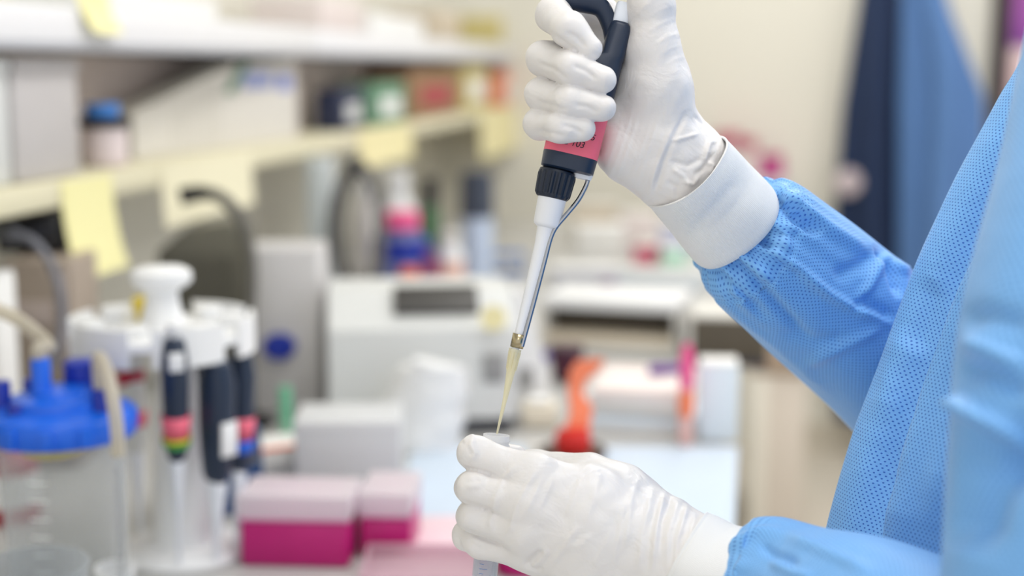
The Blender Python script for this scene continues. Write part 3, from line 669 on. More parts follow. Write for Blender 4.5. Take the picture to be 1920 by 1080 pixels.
# ---- suction jar with blue lid
d = 1.30; c = BD(132, d); zl = zat(797, d); h = zl-BZ; rl = mm(137, d)
jar = thing('suction_jar', 'clear graduated suction jar with bright blue ported lid', 'jar', c, rz=FACE)
MB().lathe([(rl*.66, .001), (rl*.70, .004), (rl*.74, .02), (rl*.86, h-.004), (rl*.86, h+.002), (rl*.83, h+.002), (rl*.71, .02), (0, .008)], n=48).build('jar_wall', m_clear, jar)
lid = MB().lathe([(rl*.93, h-.002), (rl*.97, h-.001), (rl*1.0, h+.004), (rl*1.0, h+.017), (rl*.96, h+.021), (rl*.80, h+.024), (rl*.66, h+.026), (rl*.62, h+.034), (rl*.40, h+.036), (rl*.36, h+.041), (0, h+.042)], n=56).build('lid', m_blue, jar)
for k in range(4):
    a = R(-55-28*k); MB().box((rl*1.005*math.cos(a), rl*1.005*math.sin(a), h+.009), (.006, .012, .018), Matrix.Rotation(a, 3, 'Z'), bev=.002).build('grip_rib', m_blue, lid)
for (x, y, r1, hh, m) in ((-.050, -.004, .008, .026, m_dblue), (-.027, -.030, .009, .012, m_dblue), (-.013, -.008, .0085, .040, m_blue), (.012, .030, .017, .030, m_dblue), (.042, -.018, .008, .022, m_dblue), (-.036, .03, .007, .02, m_dblue)):
    z0 = h+.030 if x*x+y*y < (rl*.6)**2 else h+.022
    MB().lathe([(r1*1.15, z0-.004), (r1*1.1, z0+.004), (r1, z0+.006), (r1, z0+hh-.002), (r1*.85, z0+hh)], (x, y, 0), 20).build('port', m, lid)
MB().lathe([(.022, h-.016), (.027, h-.014), (.027, h-.006), (.02, h-.003)], (-.004, -.012, 0), 28).build('float_valve', mat('yellow_plastic', (232, 206, 60), .4), jar)
mb = MB()
for k in range(8):
    z = .02+.0165*k; rr = rl*(.74+.12*(z-.02)/(h-.024))+.0003
    for j in range(4):
        a0, a1 = R(-104)+.075*j, R(-104)+.075*(j+1)
        mb.add([(rr*math.cos(a), rr*math.sin(a), z+q) for a in (a0, a1) for q in (-.0008, .0008)], [(0, 2, 3, 1)])
o = mb.build('graduations', m_white, jar); o['kind'] = 'stuff'
m_hose = clear('milky_hose', tint=(236, 230, 214), body=(228, 222, 208), opac=.6, rough=.25)
jm = Matrix.Translation(c) @ Matrix.Rotation(FACE, 4, 'Z')
p0 = jm @ Vector((-.013, -.008, h+.066)); p1 = jm @ Vector((.042, -.018, h+.040))
t = thing('suction_hose', 'milky hose rising from the blue lid and arching off to the left', 'hose', p0, world=True)
MB().tube([p0, p0+Vector((-.001, 0, .012)), P(92, 650, 1.29), P(55, 615, 1.28), P(5, 585, 1.27), P(-90, 560, 1.26)], mm(13, 1.29), 14).build('hose_wall', m_hose, t)
t = thing('suction_hose', 'milky hose bending from the blue lid down over its front edge', 'hose', p1, world=True)
MB().tube([p1, P(184, 672, 1.28), P(198, 690, 1.25), P(212, 750, 1.215), P(220, 812, 1.205), P(221, 855, 1.205)], mm(13, 1.22), 14).build('hose_wall', m_hose, t)
# graduated glass pipette hanging on that hose, standing in a small cup
e = P(222, 848, 1.205); q = P(232, 1092, 1.215)
t = thing('serological_pipette', 'clear graduated pipette hanging from the milky hose beside the jar', 'pipette', q, world=True)
MB().tube([e, e+(q-e)*.5, q], [mm(8, 1.2), mm(14, 1.2), mm(14, 1.2)], 16).build('barrel', m_clear, t)
mb = MB(); ax = (q-e).normalized()
for k in range(26):
    o_ = e + (q-e)*(.12+.033*k) - fw*mm(14.6, 1.2); mb.add([o_-rt*.0025-ax*.0005, o_+rt*.0025-ax*.0005, o_+rt*.0025+ax*.0005, o_-rt*.0025+ax*.0005], [(0, 1, 2, 3)])
o = mb.build('graduations', mat('grey_ink', (120, 120, 130), .6), t); o['kind'] = 'stuff'
d = 1.24; cc = P(216, 1062, d); hh = cc.z-BZ; r1 = mm(37, d)
t = thing('sample_cup', 'small clear cup with pale rim between jar and pipette carousel', 'cup', (cc.x, cc.y, BZ))
MB().lathe([(r1*.8, .001), (r1*.95, hh-.006), (r1*1.03, hh-.005), (r1*1.03, hh), (r1*.93, hh), (r1*.76, .004), (0, .004)], n=36).build('cup_wall', m_frost, t)

# ---- pipette carousel
d = 1.45; c = BD(322, d); R0 = mm(166, d); zr = zat(612, d)-BZ
car = thing('pipette_carousel', 'white round pipette carousel with knob on a tapered column', 'stand', c, rz=FACE)
cx = mm(26, d)
MB().lathe([(.066, .001), (.067, .006), (.062, .010), (.035, .016), (.030, .03), (.0265, .10), (.020, .17), (.016, zr+.012)], (.012, 0, 0), n=40).build('column', m_white, car)
ring = MB().lathe([(R0*.30, zr-.004), (R0*.97, zr-.004), (R0*.97, zr+.004), (R0*.30, zr+.004)], n=56).build('disc', m_white, car)
for k in range(6):
    mb = MB(); V = []; n = 10
    for j in range(n+1):
        a = R(-90+7+60*k+46*j/n)
        for (rr, z) in ((R0*.94, -.018), (R0*1.0, -.018), (R0*1.0, .018), (R0*.94, .018)): V.append((rr*math.cos(a), rr*math.sin(a), zr+z))
    Fc = [(4*j+i, 4*j+(i+1) % 4, 4*j+4+(i+1) % 4, 4*j+4+i) for j in range(n) for i in range(4)] + [(0, 1, 2, 3), (4*n+3, 4*n+2, 4*n+1, 4*n)]
    mb.add(V, Fc); mb.build('rim_segment', m_white, car)
MB().lathe([(.026, zr+.004), (.022, zr+.012), (.017, zr+.03), (.016, zr+.042), (.028, zr+.050), (.0305, zr+.055), (.029, zr+.062), (.022, zr+.066), (0, zr+.068)], n=36).build('knob', m_white, car)
for (a, r_, z_, m) in ((-40, .055, .012, m_white), (20, .066, .012, m_white), (60, .066, .014, m_white), (150, .066, .018, m_white), (205, .07, .016, m_white), (120, .06, .024, mat('yellow_plastic', (232, 206, 60))), (250, .05, .012, m_white)):
    MB().lathe([(.011, zr+.003), (.011, zr+.003+z_*.5), (.014, zr+.003+z_*.6), (.013, zr+.003+z_), (0, zr+.004+z_)], (r_*math.cos(R(a)), r_*math.sin(R(a)), 0), 20).build('peg_cap', m, car)
def rack_pipette(label, ang, body_m, bands, badge, tilt=4, L=.118, w=.0125, front=False):
    a = R(ang-90); rr = R0*(1.02 if front else .90)
    base = jcar @ Vector((rr*math.cos(a), rr*math.sin(a), zr+.008 if front else zr-.020))
    t = thing('rack_pipette', label, 'pipette', base, rot=(R(tilt), 0, FACE+R(ang)), group='pipettes hanging on the carousel')
    MB().lathe([(w*.55, -L), (w*.75, -L+.006), (w*.9, -L+.03), (w*1.0, -L+.06), (w*1.05, -.02), (w*.8, 0), (w*.4, .004)], n=24, sq=(1, 1.15)).build('body', body_m, t)
    if front: MB().lathe([(w*.3, .002), (w*.3, .010), (w*.55, .011), (w*.55, .018), (w*.3, .020)], n=18).build('plunger', m_white, t)
    for z0, z1, m in bands: MB().lathe([(w*.98, z0), (w*1.12, z1)], n=24, sq=(1, 1.12), cap=False).build('label_band', m, t).modifiers.new('t', 'SOLIDIFY').thickness = .0004
    MB().lathe([(w*.16, -L-.115), (w*.2, -L-.06), (w*.32, -L-.05), (w*.55, -L-.012), (w*.6, -L-.012), (w*.6, -L+.002)], n=20).build('shaft', mat('shaft_white', (232, 236, 244), .35), t)
    if badge: MB().box((0, -w*1.12, badge[0]), (w*1.1, .003, badge[1]), bev=.001).build('badge', m_white, t)
    return t
jcar = Matrix.Translation(c) @ Matrix.Rotation(FACE, 4, 'Z')
m_green = mat('green_plastic', (60, 170, 70), .4); m_blk2 = mat('dark_grip', (30, 32, 44), .45)
rack_pipette('navy pipette with pink, yellow and green bands at the front of the carousel', 20, m_navy, [(-.094, -.072, m_pink), (-.099, -.094, mat('yellow_band', (236, 220, 60))), (-.104, -.099, m_green)], (-.016, .018), tilt=7, front=True)
rack_pipette('stout navy pipette with a large white badge on the carousel', 51, m_navy, [], (-.072, .034), tilt=3, w=.0165)
rack_pipette('slim navy pipette with pink label and blue band at the right of the carousel', 80, m_navy, [(-.085, -.062, m_pink), (-.098, -.085, m_blue)], None, tilt=3, w=.012)
rack_pipette('black pipette with red label hanging behind the front one on the carousel', 171, m_blk2, [(-.085, -.058, mat('red_label', (206, 40, 84), .5))], None, tilt=3, w=.011)
rack_pipette('pale pipette with crimson labels at the back left of the carousel', 220, m_grey, [(-.052, -.030, mat('crimson_label', (176, 12, 60), .5)), (-.090, -.074, m_pink)], None, tilt=3, w=.013)

# ---- tip boxes
def tip_box(label, c, w_, dpt, hb, hl, rz, cells=(8, 5)):
    t = thing('tip_box', label, 'tip box', c, rz=rz, group='magenta pipette tip boxes')
    MB().box((0, 0, hb/2), (w_*.96, dpt*.96, hb-.001), bev=.004).build('base', m_mag, t)
    MB().box((0, 0, hb+.0015), (w_*.98, dpt*.98, .003), bev=.001).build('rack_plate', mat('rack_pink', (232, 150, 196), .45), t)
    V = MB(); x, y = w_/2, dpt/2; th_ = .0016
    for s in (-1, 1):
        V.box((s*(x-th_/2), 0, hb+hl/2+.003), (th_, dpt, hl), bev=.0006); V.box((0, s*(y-th_/2), hb+hl/2+.003), (w_-2*th_, th_, hl), bev=.0006)
    V.box((0, 0, hb+hl+.004), (w_, dpt, th_), bev=.0006)
    V.build('lid', clear('lid_frost', tint=(246, 240, 244), body=(248, 246, 248), opac=.60, rough=.3), t)
    for i in range(cells[0]):
        for j in range(cells[1]):
            pass
    return t
c0 = B(542, 1070); d = dep(c0); w1 = mm(215, d)
tip_box('large magenta tip box with frosted lid in front of the carousel', c0+Vector((0, .043, 0)), w1, .072, mm(90, d), mm(40, d), FACE*.6)
c1 = B(705, 1050); d2 = dep(c1); tip_box('small magenta tip box with frosted lid right of the large one', c1+Vector((.005, .043, 0)), mm(100, d2), .085, mm(80, d2), mm(38, d2), FACE*.6)
pt = thing('tip_tray', 'pale pink translucent tray lying between the tip boxes and the lower hand', 'tray', BD(800, 1.37), rz=FACE)
m_pinkc = clear('pink_clear', tint=(248, 228, 236), body=(240, 220, 228), opac=.5, rough=.25)
MB().box((0, 0, .006), (.12, .09, .010), bev=.004).build('tray_floor', m_pinkc, pt)
for s in (-1, 1): MB().box((0, s*.046, .012), (.12, .003, .020), bev=.001).build('tray_side', m_pinkc, pt)
for s in (-1, 1): MB().box((s*.0595, 0, .012), (.003, .09, .020), bev=.001).build('tray_end', m_pinkc, pt)
t = tag(MB().box((0, 0, .003), (.13, .10, .005), bev=.001).build('pink_mat', mat('pink_card', (232, 206, 214), .5)), 'flat pink card lying on the bench behind the lower hand', 'card')
t.location = BD(812, 1.505); t.rotation_euler = (0, 0, FACE)
t = thing('magenta_cap', 'magenta round cap just below the lower hand beside the tube', 'cap', BD(975, 1.40)); 
MB().lathe([(.022, .001), (.024, .004), (.024, .020), (.021, .023), (0, .024)], n=32).build('cap_shell', m_mag, t)
MB().lathe([(.0245, .006), (.0252, .008), (.0245, .010)], n=32, cap=False).build('grip_ring', m_mag, t)

# ---- blue absorbent pads, papers
m_pad = mat('blue_pad', (200, 214, 230), .8, var=.03, bump=.2, bscale=300)
def slab(name, label, cat, pts, m, th_=.002, lift=.0005):
    mb = MB(); n = len(pts); V = [Vector((p.x, p.y, BZ+lift)) for p in pts] + [Vector((p.x, p.y, BZ+lift+th_)) for p in pts]
    mb.add(V, [tuple(range(n-1, -1, -1)), tuple(range(n, 2*n))] + [(i, (i+1) % n, n+(i+1) % n, n+i) for i in range(n)])
    return tag(mb.build(name, m, smooth=False), label, cat)
slab('absorbent_pad', 'pale blue absorbent pad lying on the bench left of the lower hand', 'pad', [B(730, 1010), B(1000, 1010), B(985, 838), B(775, 838)], m_pad)
slab('absorbent_pad', 'pale blue absorbent pad lying along the bench edge behind the lower hand', 'pad', [B(1040, 1050), B(1375, 1050), B(1384, 840), B(1110, 840)], m_pad)
t = thing('document_box', 'pale blue upright box at the bench edge behind the pad', 'box', BD(1344, 1.90), rz=R(4))
zt = zat(672, 1.90)-BZ; wx = mm(72, 1.90)
MB().box((0, 0, zt/2), (wx, .05, zt-.002), bev=.003).build('carton', mat('pale_blue_card', (222, 234, 244), .6, var=.02), t)
MB().box((0, -.001, zt), (wx*.98, .048, .004), bev=.001).build('flap', m_paper, t)

# ---- white instrument on the bench (dry block) with sloped front
d = 1.93; c = BD(765, d); hI = zat(548, d)-BZ; wI = mm(345, d)
t = thing('dry_block_heater', 'large pale grey bench instrument with sloping front and dark recess on top', 'instrument', c+Vector((0, .08, 0)), rz=FACE+R(6))
fr = (Vector((-wI/2, 0, 0)), Vector((0, 1, 0)), Vector((0, 0, 1)), Vector((1, 0, 0)))
MB().prism([(-.10, .022), (.11, .022), (.11, hI-.012), (.09, hI), (-.02, hI), (-.085, hI-.045), (-.10, .05)], wI, fr).build('housing', m_grey, t, angle=20)
MB().box((0, .004, .011), (wI*.96, .20, .020), bev=.004).build('base', mat('dark_base', (70, 72, 78), .5), t)
MB().box((.02, -.045, hI-.012), (wI*.46, .05, .012), Matrix.Rotation(R(34), 3, 'X'), bev=.004).build('dark_recess', mat('dark_slot', (66, 64, 62), .5), t)
MB().box((wI*.38, -.094, .09), (.03, .012, .04), bev=.003).build('side_vent', mat('vent_grey', (150, 150, 150), .6), t)
o = tag(MB().lathe([(mm(24, d), 0), (mm(24, d), .0008)], n=32, rot=Matrix.Rotation(R(90), 3, 'X')).build('round_sticker', mat('pale_yellow', (240, 230, 178), .6)), 'pale yellow round sticker on the right end of the grey instrument', 'sticker')
o.location = P(925, 596, 1.895); o.rotation_euler = (0, 0, FACE+R(6))
# white wedge beside it
t = thing('instrument_cover', 'white sloping cover standing right of the grey instrument under the pipette tip', 'cover', BD(972, 2.00), rz=FACE)
h2 = zat(545, 1.99)-BZ
MB().prism([(-mm(12, 2), 0), (mm(70, 2), 0), (mm(60, 2), .045), (mm(8, 2), h2), (-mm(8, 2), h2), (-mm(12, 2), h2*.8)], .07, (Vector((0, 0, .001)), Vector((1, 0, 0)), Vector((0, 0, 1)), Vector((0, 1, 0)))).build('shell', m_white, t, angle=20)
MB().box((mm(14, 2), -.002, .06), (.02, .004, .03), bev=.001).build('vent', mat('vent_grey', (150, 150, 150)), t)
# light grey cabinet with blue knob
d = 2.05; t = thing('power_supply', 'light grey upright unit with a round blue knob behind the carousel', 'instrument', BD(540, d), rz=FACE)
h3 = zat(455, d)-BZ
MB().box((0, .03, h3/2), (mm(135, d), .10, h3-.002), bev=.005).build('housing', mat('warm_grey', (208, 206, 206), .5), t)
MB().lathe([(mm(31, d), 0), (mm(31, d), .006), (mm(27, d), .014), (0, .015)], (-mm(8, d), -.021, zat(640, d)-BZ), 28, Matrix.Rotation(R(90), 3, 'X'), sq=(1, .8)).build('knob', m_dblue, t)
# ribbed dark vent box and gooseneck
d = 2.2; t = thing('vent_box', 'dark grey ribbed box standing behind the carousel knob', 'box', BD(385, d), rz=FACE)
h4 = zat(412, d)-BZ; x4 = mm(80, d); gv = mat('ribbed_grey', (120, 118, 106), .6)
MB().prism([(-x4, 0), (x4, 0), (x4, h4*.93), (x4*.7, h4), (-x4*.35, h4*.96), (-x4, h4*.82)], .09, (Vector((0, 0, .001)), Vector((1, 0, 0)), Vector((0, 0, 1)), Vector((0, 1, 0)))).build('housing', gv, t, angle=20)
for k in range(9): MB().box((-x4*.8+k*x4*.2, -.003, h4*.45), (.004, .006, h4*.72), bev=.001).build('fin', mat('fin_grey', (96, 94, 84), .6), t)
d = 1.97; pb = BD(468, d)
t = thing('gooseneck_hose', 'dark grey gooseneck hose with black nozzle arching over the ribbed box', 'hose', pb, world=True)
MB().tube([pb+Vector((0, 0, .004)), P(466, 620, d), P(470, 500, d), P(455, 420, d), P(425, 378, d), P(396, 362, d)], mm(12, d), 14).build('neck', mat('hose_grey', (92, 90, 84), .5), t)
MB().tube([P(404, 366, d), P(378, 362, d), P(340, 368, d)], [mm(10, d), mm(14, d), mm(17, d)], 16).build('nozzle', m_black, t)
MB().lathe([(.035, .001), (.035, .008), (.014, .012), (.012, .02)], pb, 28).build('foot', m_black, t)
# taupe device, black box, white box at far left
d = 1.78; t = thing('taupe_cabinet', 'taupe bench cabinet behind the blue lidded jar', 'instrument', BD(98, d), rz=FACE)
h5 = zat(474, d)-BZ
MB().box((0, .03, h5/2), (mm(128, d), .11, h5-.002), bev=.004).build('housing', mat('taupe_paint', (166, 152, 138), .6), t)
MB().box((mm(50, d), -.027, h5*.5), (.004, .004, h5*.9), bev=.001).build('seam', m_taupe, t)
MB().box((-mm(10, d), -.027, h5*.75), (.05, .006, .03), bev=.002).build('panel', m_taupe, t)
pk = P(50, 474, d); t = thing('power_adapter', 'black box lying on the taupe cabinet with a grey cable', 'adapter', (pk.x, pk.y+.03, BZ+h5), rz=FACE)
MB().box((0, 0, .026), (mm(118, d), .08, .050), bev=.004).build('case', m_black, t)
MB().box((.01, -.041, .028), (.03, .004, .02), bev=.001).build('socket', m_blk2, t)
t = thing('power_cable', 'grey cable looping from the black box down behind the blue lid', 'cable', P(10, 440, 1.70), world=True)
MB().tube([P(-20, 432, 1.72), P(20, 438, 1.70), P(62, 452, 1.69), P(98, 500, 1.69), P(116, 570, 1.69), P(112, 640, 1.69), P(86, 710, 1.69), P(60, 800, 1.68), P(55, 880, 1.66), BD(60, 1.64)+Vector((0, 0, .006))], mm(8, 1.7), 12).build('sheath', mat('cable_grey', (120, 122, 132), .45), t)
MB().tube([P(-24, 432, 1.72), P(8, 436, 1.705), P(26, 440, 1.70)], mm(17, 1.7), 14).build('plug', mat('plug_grey', (96, 98, 104), .5), t)
d = 1.62; t = thing('white_carton', 'plain white carton at the left edge behind the jar', 'box', BD(-25, d), rz=FACE)
h6 = zat(505, d)-BZ; MB().box((0, 0, h6/2), (mm(118, d), .06, h6-.002), bev=.003).build('carton', m_paper, t); MB().box((0, 0, h6), (mm(116, d), .058, .003), bev=.001).build('flap', m_white, t)
t = thing('red_bottle', 'dark red bottle seen through the side of the suction jar', 'bottle', BD(20, 1.56))
MB().lathe([(.03, .001), (.032, .006), (.032, .07), (.014, .09), (.014, .105), (.016, .106), (.016, .118), (0, .119)], n=32).build('body', mat('red_plastic', (170, 20, 46), .35), t)
MB().lathe([(.0322, .02), (.0322, .055)], n=32, cap=False).build('label', m_paper, t)
t = thing('dark_rack', 'dark blue tube rack behind the carousel column', 'rack', BD(415, 1.60), rz=FACE+R(20))
mdb = mat('rack_blue', (18, 72, 128), .45)
MB().box((0, 0, .004), (.085, .07, .006), bev=.002).build('base_plate', mdb, t)
for s in (-1, 1): MB().prism([(-.035, 0), (.035, 0), (.02, .085), (-.02, .085)], .004, (Vector((s*.041-.002, 0, .007)), Vector((0, 1, 0)), Vector((0, 0, 1)), Vector((1, 0, 0)))).build('end_panel', mdb, t)
for z in (.04, .08): MB().box((0, 0, z), (.078, .036, .004), bev=.001).build('rack_plate', mdb, t)
MB().box((0, -.030, .03), (.078, .003, .045), bev=.001).build('front_panel', mdb, t)
# papers and clutter in the middle of the bench
t = thing('paper_stack', 'stack of white papers with an orange stripe beside the tip boxes', 'papers', BD(492, 1.72), rz=FACE+R(30))
for k in range(5): MB().box((random.uniform(-.004, .004), random.uniform(-.004, .004), .004+k*.008), (.10, .08, .0068), Matrix.Rotation(R(random.uniform(-8, 8)), 3, 'Z'), bev=.001).build('sheet', m_paper, t)
MB().box((.0, -.03, .0416), (.08, .012, .0012)).build('orange_stripe', mat('orange_ink', (238, 110, 60), .5), t)
t = thing('green_marker', 'pale green marker standing by the paper stack', 'marker', BD(538, 1.80))
MB().lathe([(.006, .001), (.0075, .004), (.0075, .075), (.005, .078), (.004, .09), (0, .091)], n=18).build('barrel', mat('pale_green', (128, 196, 162), .4), t)
MB().lathe([(.008, .05), (.008, .092), (0, .093)], n=18).build('cap', mat('pale_green2', (110, 186, 150), .4), t)
d = 1.64; t = thing('storage_box', 'translucent white storage box standing behind the tip boxes', 'box', BD(645, d)+Vector((0, .03, 0)), rz=FACE+R(3))
h7 = zat(772, d+.03)-BZ; w7 = mm(190, d)
mbx = MB().box((0, 0, .003), (w7, .09, .004), bev=.001)
mbx.build('floor_panel', m_frost, t)
for s in (-1, 1): MB().box((s*w7/2, 0, h7/2), (.003, .09, h7-.006), bev=.001).build('side_panel', m_frost, t); MB().box((0, s*.045, h7/2), (w7, .003, h7-.006), bev=.001).build('wall_panel', m_frost, t)
MB().box((0, 0, h7), (w7*1.03, .096, .007), bev=.002).build('lid', m_frost, t)
d = 1.84; t = thing('paper_bag', 'crumpled white paper bag leaning behind the storage box', 'bag', BD(770, d+.02))
mb = MB(); n = 22; rows = 12; V = []; rnd = random.Random(3)
for i in range(rows):
    f = i/(rows-1); z = f*(zat(690, d)-BZ); sx = mm(92, d)*(1-.35*f*f); sy = .04*(1-.5*f); ox = .03*f
    for j in range(n):
        a = 2*math.pi*j/n; k = 1+rnd.uniform(-.10, .10); V.append((ox+sx*math.cos(a)*k, sy*math.sin(a)*k, z+.001+rnd.uniform(0, .003)*f))
mb.add(V, [(i*n+j, i*n+(j+1) % n, (i+1)*n+(j+1) % n, (i+1)*n+j) for i in range(rows-1) for j in range(n)]+[tuple(range(n-1, -1, -1)), tuple((rows-1)*n+j for j in range(n))])
mb.build('bag_wall', m_white, t, angle=60)
MB().box((.03, 0, zat(690, d)-BZ+.004), (.05, .03, .008), Matrix.Rotation(R(12), 3, 'Y'), bev=.003).build('folded_top', m_white, t)
# ---- right-hand side of the bench: flat white unit with a dark slot, dark box, strap, pens
c = onz(1150, 668, BZ); dd = dep(c); hs = zat(556, dd)-BZ; ws = mm(262, dd)
t = thing('drawer_unit', 'low white unit with a wide dark slot at the middle of the bench', 'drawer unit', c+Vector((0, .08, 0)), rz=R(-7))
MB().box((0, 0, .009), (ws, .16, .016), bev=.002).build('bottom_board', m_offw, t)
MB().box((0, .03, hs*.5), (ws*.94, .09, hs*.62), bev=.002).build('dark_drawer', mat('dark_taupe', (84, 76, 64), .6), t)
MB().box((0, -.02, hs*.26), (ws*.96, .12, hs*.16), bev=.002).build('front_ledge', mat('ledge_beige', (216, 204, 184), .5), t)
MB().box((0, 0, hs*.88), (ws, .16, hs*.2), bev=.003).build('top_board', m_white, t)
for s in (-1, 1): MB().box((s*(ws/2-.004), 0, hs*.5), (.007, .158, hs*.74), bev=.001).build('side_board', m_offw, t)
c = onz(1372, 690, BZ); dd = dep(c); hb = zat(592, dd)-BZ
t = thing('dark_case', 'dark taupe case at the bench edge below the raised sleeve', 'case', (c.x-.005, c.y+.07, BZ), rz=R(0))
MB().box((0, 0, hb/2+.006), (mm(140, dd), .13, hb-.014), bev=.003).build('shell', mat('dark_taupe', (84, 76, 64)), t)
MB().box((0, 0, .0065), (mm(142, dd), .132, .011), bev=.002).build('base', mat('dark_navy', (44, 46, 62), .5), t)
MB().box((0, 0, hb-.001), (mm(142, dd), .132, .008), bev=.002).build('lid', m_offw, t)
m_orange = mat('orange_plastic', (244, 132, 92), .45, var=.08)
c = B(1074, 858); t = thing('red_holder', 'red holder on a dark dish with a twisted orange strap rising', 'holder', c, world=True)
MB().lathe([(.026, .001), (.04, .003), (.044, .010), (.042, .012), (.038, .007), (0, .006)], c, 36).build('dish', mat('brown_dish', (84, 66, 56), .5), t)
MB().lathe([(.021, .006), (.023, .010), (.023, .030), (.019, .036), (.010, .038)], c, 32).build('red_cap', mat('bright_red', (206, 26, 16), .4), t)
dd = dep(c); mb = MB(); V = []; prof = [(1080, 838, 24, 0), (1084, 800, 22, .3), (1090, 766, 26, .8), (1079, 742, 24, 1.2), (1082, 718, 22, .9), (1096, 694, 30, .5), (1108, 674, 26, .2)]
for (x, y, w_, tw) in prof:
    p = P(x, y, dd); q = rt*math.cos(tw)+Vector((0, 1, 0))*math.sin(tw); nn = Vector((0, 1, 0))*math.cos(tw)-rt*math.sin(tw)
    V += [p-q*mm(w_, dd)-nn*.0015, p+q*mm(w_, dd)-nn*.0015, p+q*mm(w_, dd)+nn*.0015, p-q*mm(w_, dd)+nn*.0015]
mb.add(V, [(4*i+j, 4*i+(j+1) % 4, 4*i+4+(j+1) % 4, 4*i+4+j) for i in range(len(prof)-1) for j in range(4)]+[(0, 1, 2, 3), tuple(4*len(prof)-4+j for j in (3, 2, 1, 0))])
mb.build('orange_strap', m_orange, t, angle=60)
c = B(1285, 836); dd = dep(c); t = thing('orange_marker', 'orange and pink marker standing left of the pale blue box', 'marker', c)
hm = zat(640, dd)-BZ
MB().lathe([(.008, .001), (.009, .004), (.009, hm*.55), (.007, hm*.58)], n=18).build('barrel', mat('pale_pink_plastic', (232, 186, 178), .4), t)
MB().lathe([(.0095, hm*.30), (.011, hm*.42), (.0095, hm*.55)], n=18).build('grip', m_orange, t)
MB().lathe([(.008, hm*.56), (.0095, hm*.62), (.0095, hm*.86), (.005, hm), (0, hm)], n=18).build('cap', mat('hot_pink', (238, 92, 150), .4), t)
c = B(1200, 800); dd = dep(c)
t = thing('folder_stack', 'stack of pale folders and papers behind the pad, right of the strap', 'papers', c, rz=R(-3))
hf = zat(715, dd)-BZ
for k in range(5): MB().box((random.uniform(-.004, .004), .04+random.uniform(-.004, .004), hf*(k+.5)/5), (.155-.006*k, .17, hf/5-.001), Matrix.Rotation(R(random.uniform(-4, 4)), 3, 'Z'), bev=.001).build('folder', [m_paper, mat('pale_blue_card', (222, 234, 244)), m_offw, m_paper, mat('rose_paper', (236, 224, 220), .7)][k], t)
def lying_pen(label, x0, y0, x1, y1, z, m, r=.006):
    a = onz(x0, y0, z); b = onz(x1, y1, z); t = thing('pen', label, 'pen', a, world=True, group='pens lying about the bench'); u = (b-a)
    MB().tube([a, a+u*.3, a+u*.98, b], [r, r*1.05, r, r*.4], 12, 2).build('barrel', m, t); MB().tube([a-u*.02, a+u*.30], [r*1.2, r*1.2], 12, 1).build('cap', m, t)
m_purple = mat('purple_plastic', (110, 60, 150), .4)
lying_pen('purple pen lying on the folders by the orange marker', 1220, 694, 1290, 690, BZ+hf+.008, m_purple)
lying_pen('violet pen lying near the pipette tip', 990, 684, 1030, 664, BZ+.007, mat('violet_plastic', (84, 66, 160), .4), .008)
c = onz(1062, 715, BZ); t = thing('dark_red_vial', 'dark wine red vial beside the orange strap', 'vial', c)
MB().lathe([(.016, .001), (.022, .006), (.026, .045), (.026, .05), (.02, .052), (0, .053)], n=28).build('glass', mat('wine', (70, 8, 40), .25), t)
MB().lathe([(.028, .046), (.028, .056), (0, .057)], n=28).build('cap', mat('wine_cap', (60, 18, 48), .4), t)
c = B(1012, 808); t = thing('tissue_box', 'pale beige low box between instrument and orange strap', 'box', c, rz=FACE)
MB().box((0, .03, .017), (.05, .05, .03), bev=.003).build('carton', mat('pale_beige', (226, 218, 200), .6), t); MB().box((0, .03, .037), (.03, .03, .006), bev=.002).build('tissue', m_paper, t)

# ---- bottles further along the bench
def bottle(name, label, px, py, wpx, toppx, m, capm, neck=.45, band=None, group=None, capf=.16, cat='bottle'):
    c = B(px, py); d = dep(c); h = zat(toppx, d)-BZ; r = mm(wpx, d)/2
    t = thing(name, label, cat, c, group=group)
    MB().lathe([(r*.9, .001), (r, .004), (r, h*.58), (r*.9, h*.66), (r*neck, h*.78), (r*neck, h*(1-capf))], n=32).build('body', m, t)
    MB().lathe([(r*neck*1.2, h*(1-capf)-.002), (r*neck*1.25, h*(1-capf)), (r*neck*1.15, h-.003), (r*neck*.6, h)], n=28).build('cap', capm, t)
    if band: MB().lathe([(r*1.01, h*band[0]), (r*1.01, h*band[1])], n=32, cap=False).build('label_band', band[2], t)
    return t
G = 'bottles at the far end of the bench'
bottle('wash_bottle', 'lilac wash bottle with blue band, pink collar and white top', 752, 548, 108, 392, clear('lilac_clear', tint=(190, 196, 230), body=(150, 160, 214), opac=.7), mat('hot_pink', (238, 92, 150)), .55, (.42, .66, m_dblue), G, .2)
w_ = bottle('pump_bottle', 'white pump bottle standing behind the lilac wash bottle', 748, 515, 70, 318, m_white, m_white, .5, None, G)
bottle('grey_bottle', 'pale grey round bottle left of the lilac wash bottle', 690, 520, 58, 330, mat('bottle_grey', (214, 210, 208), .5), m_white, .6, None, G)
bottle('dark_bottle', 'black capped bottle with green body behind the wash bottle', 806, 505, 36, 330, mat('dark_green', (58, 110, 70), .4), m_black, .7, None, G, .45)
bottle('dark_bottle', 'pale blue bottle with big dark cap near the pipette shaft', 895, 528, 58, 318, mat('pale_blue_bottle', (190, 204, 226), .35), mat('dark_cap', (58, 66, 82), .45), .9, None, G, .40)
bottle('sample_bottle', 'white bottle with peach label in front of the dark capped bottle', 845, 545, 50, 430, m_white, m_offw, .6, (.2, .5, mat('peach', (240, 196, 180), .6)), G)
bottle('orange_vial', 'small vial with orange body in front of the wash bottle', 768, 574, 44, 500, m_orange, mat('orange_cap', (236, 110, 60), .4), .7, None, G, .25, 'vial')
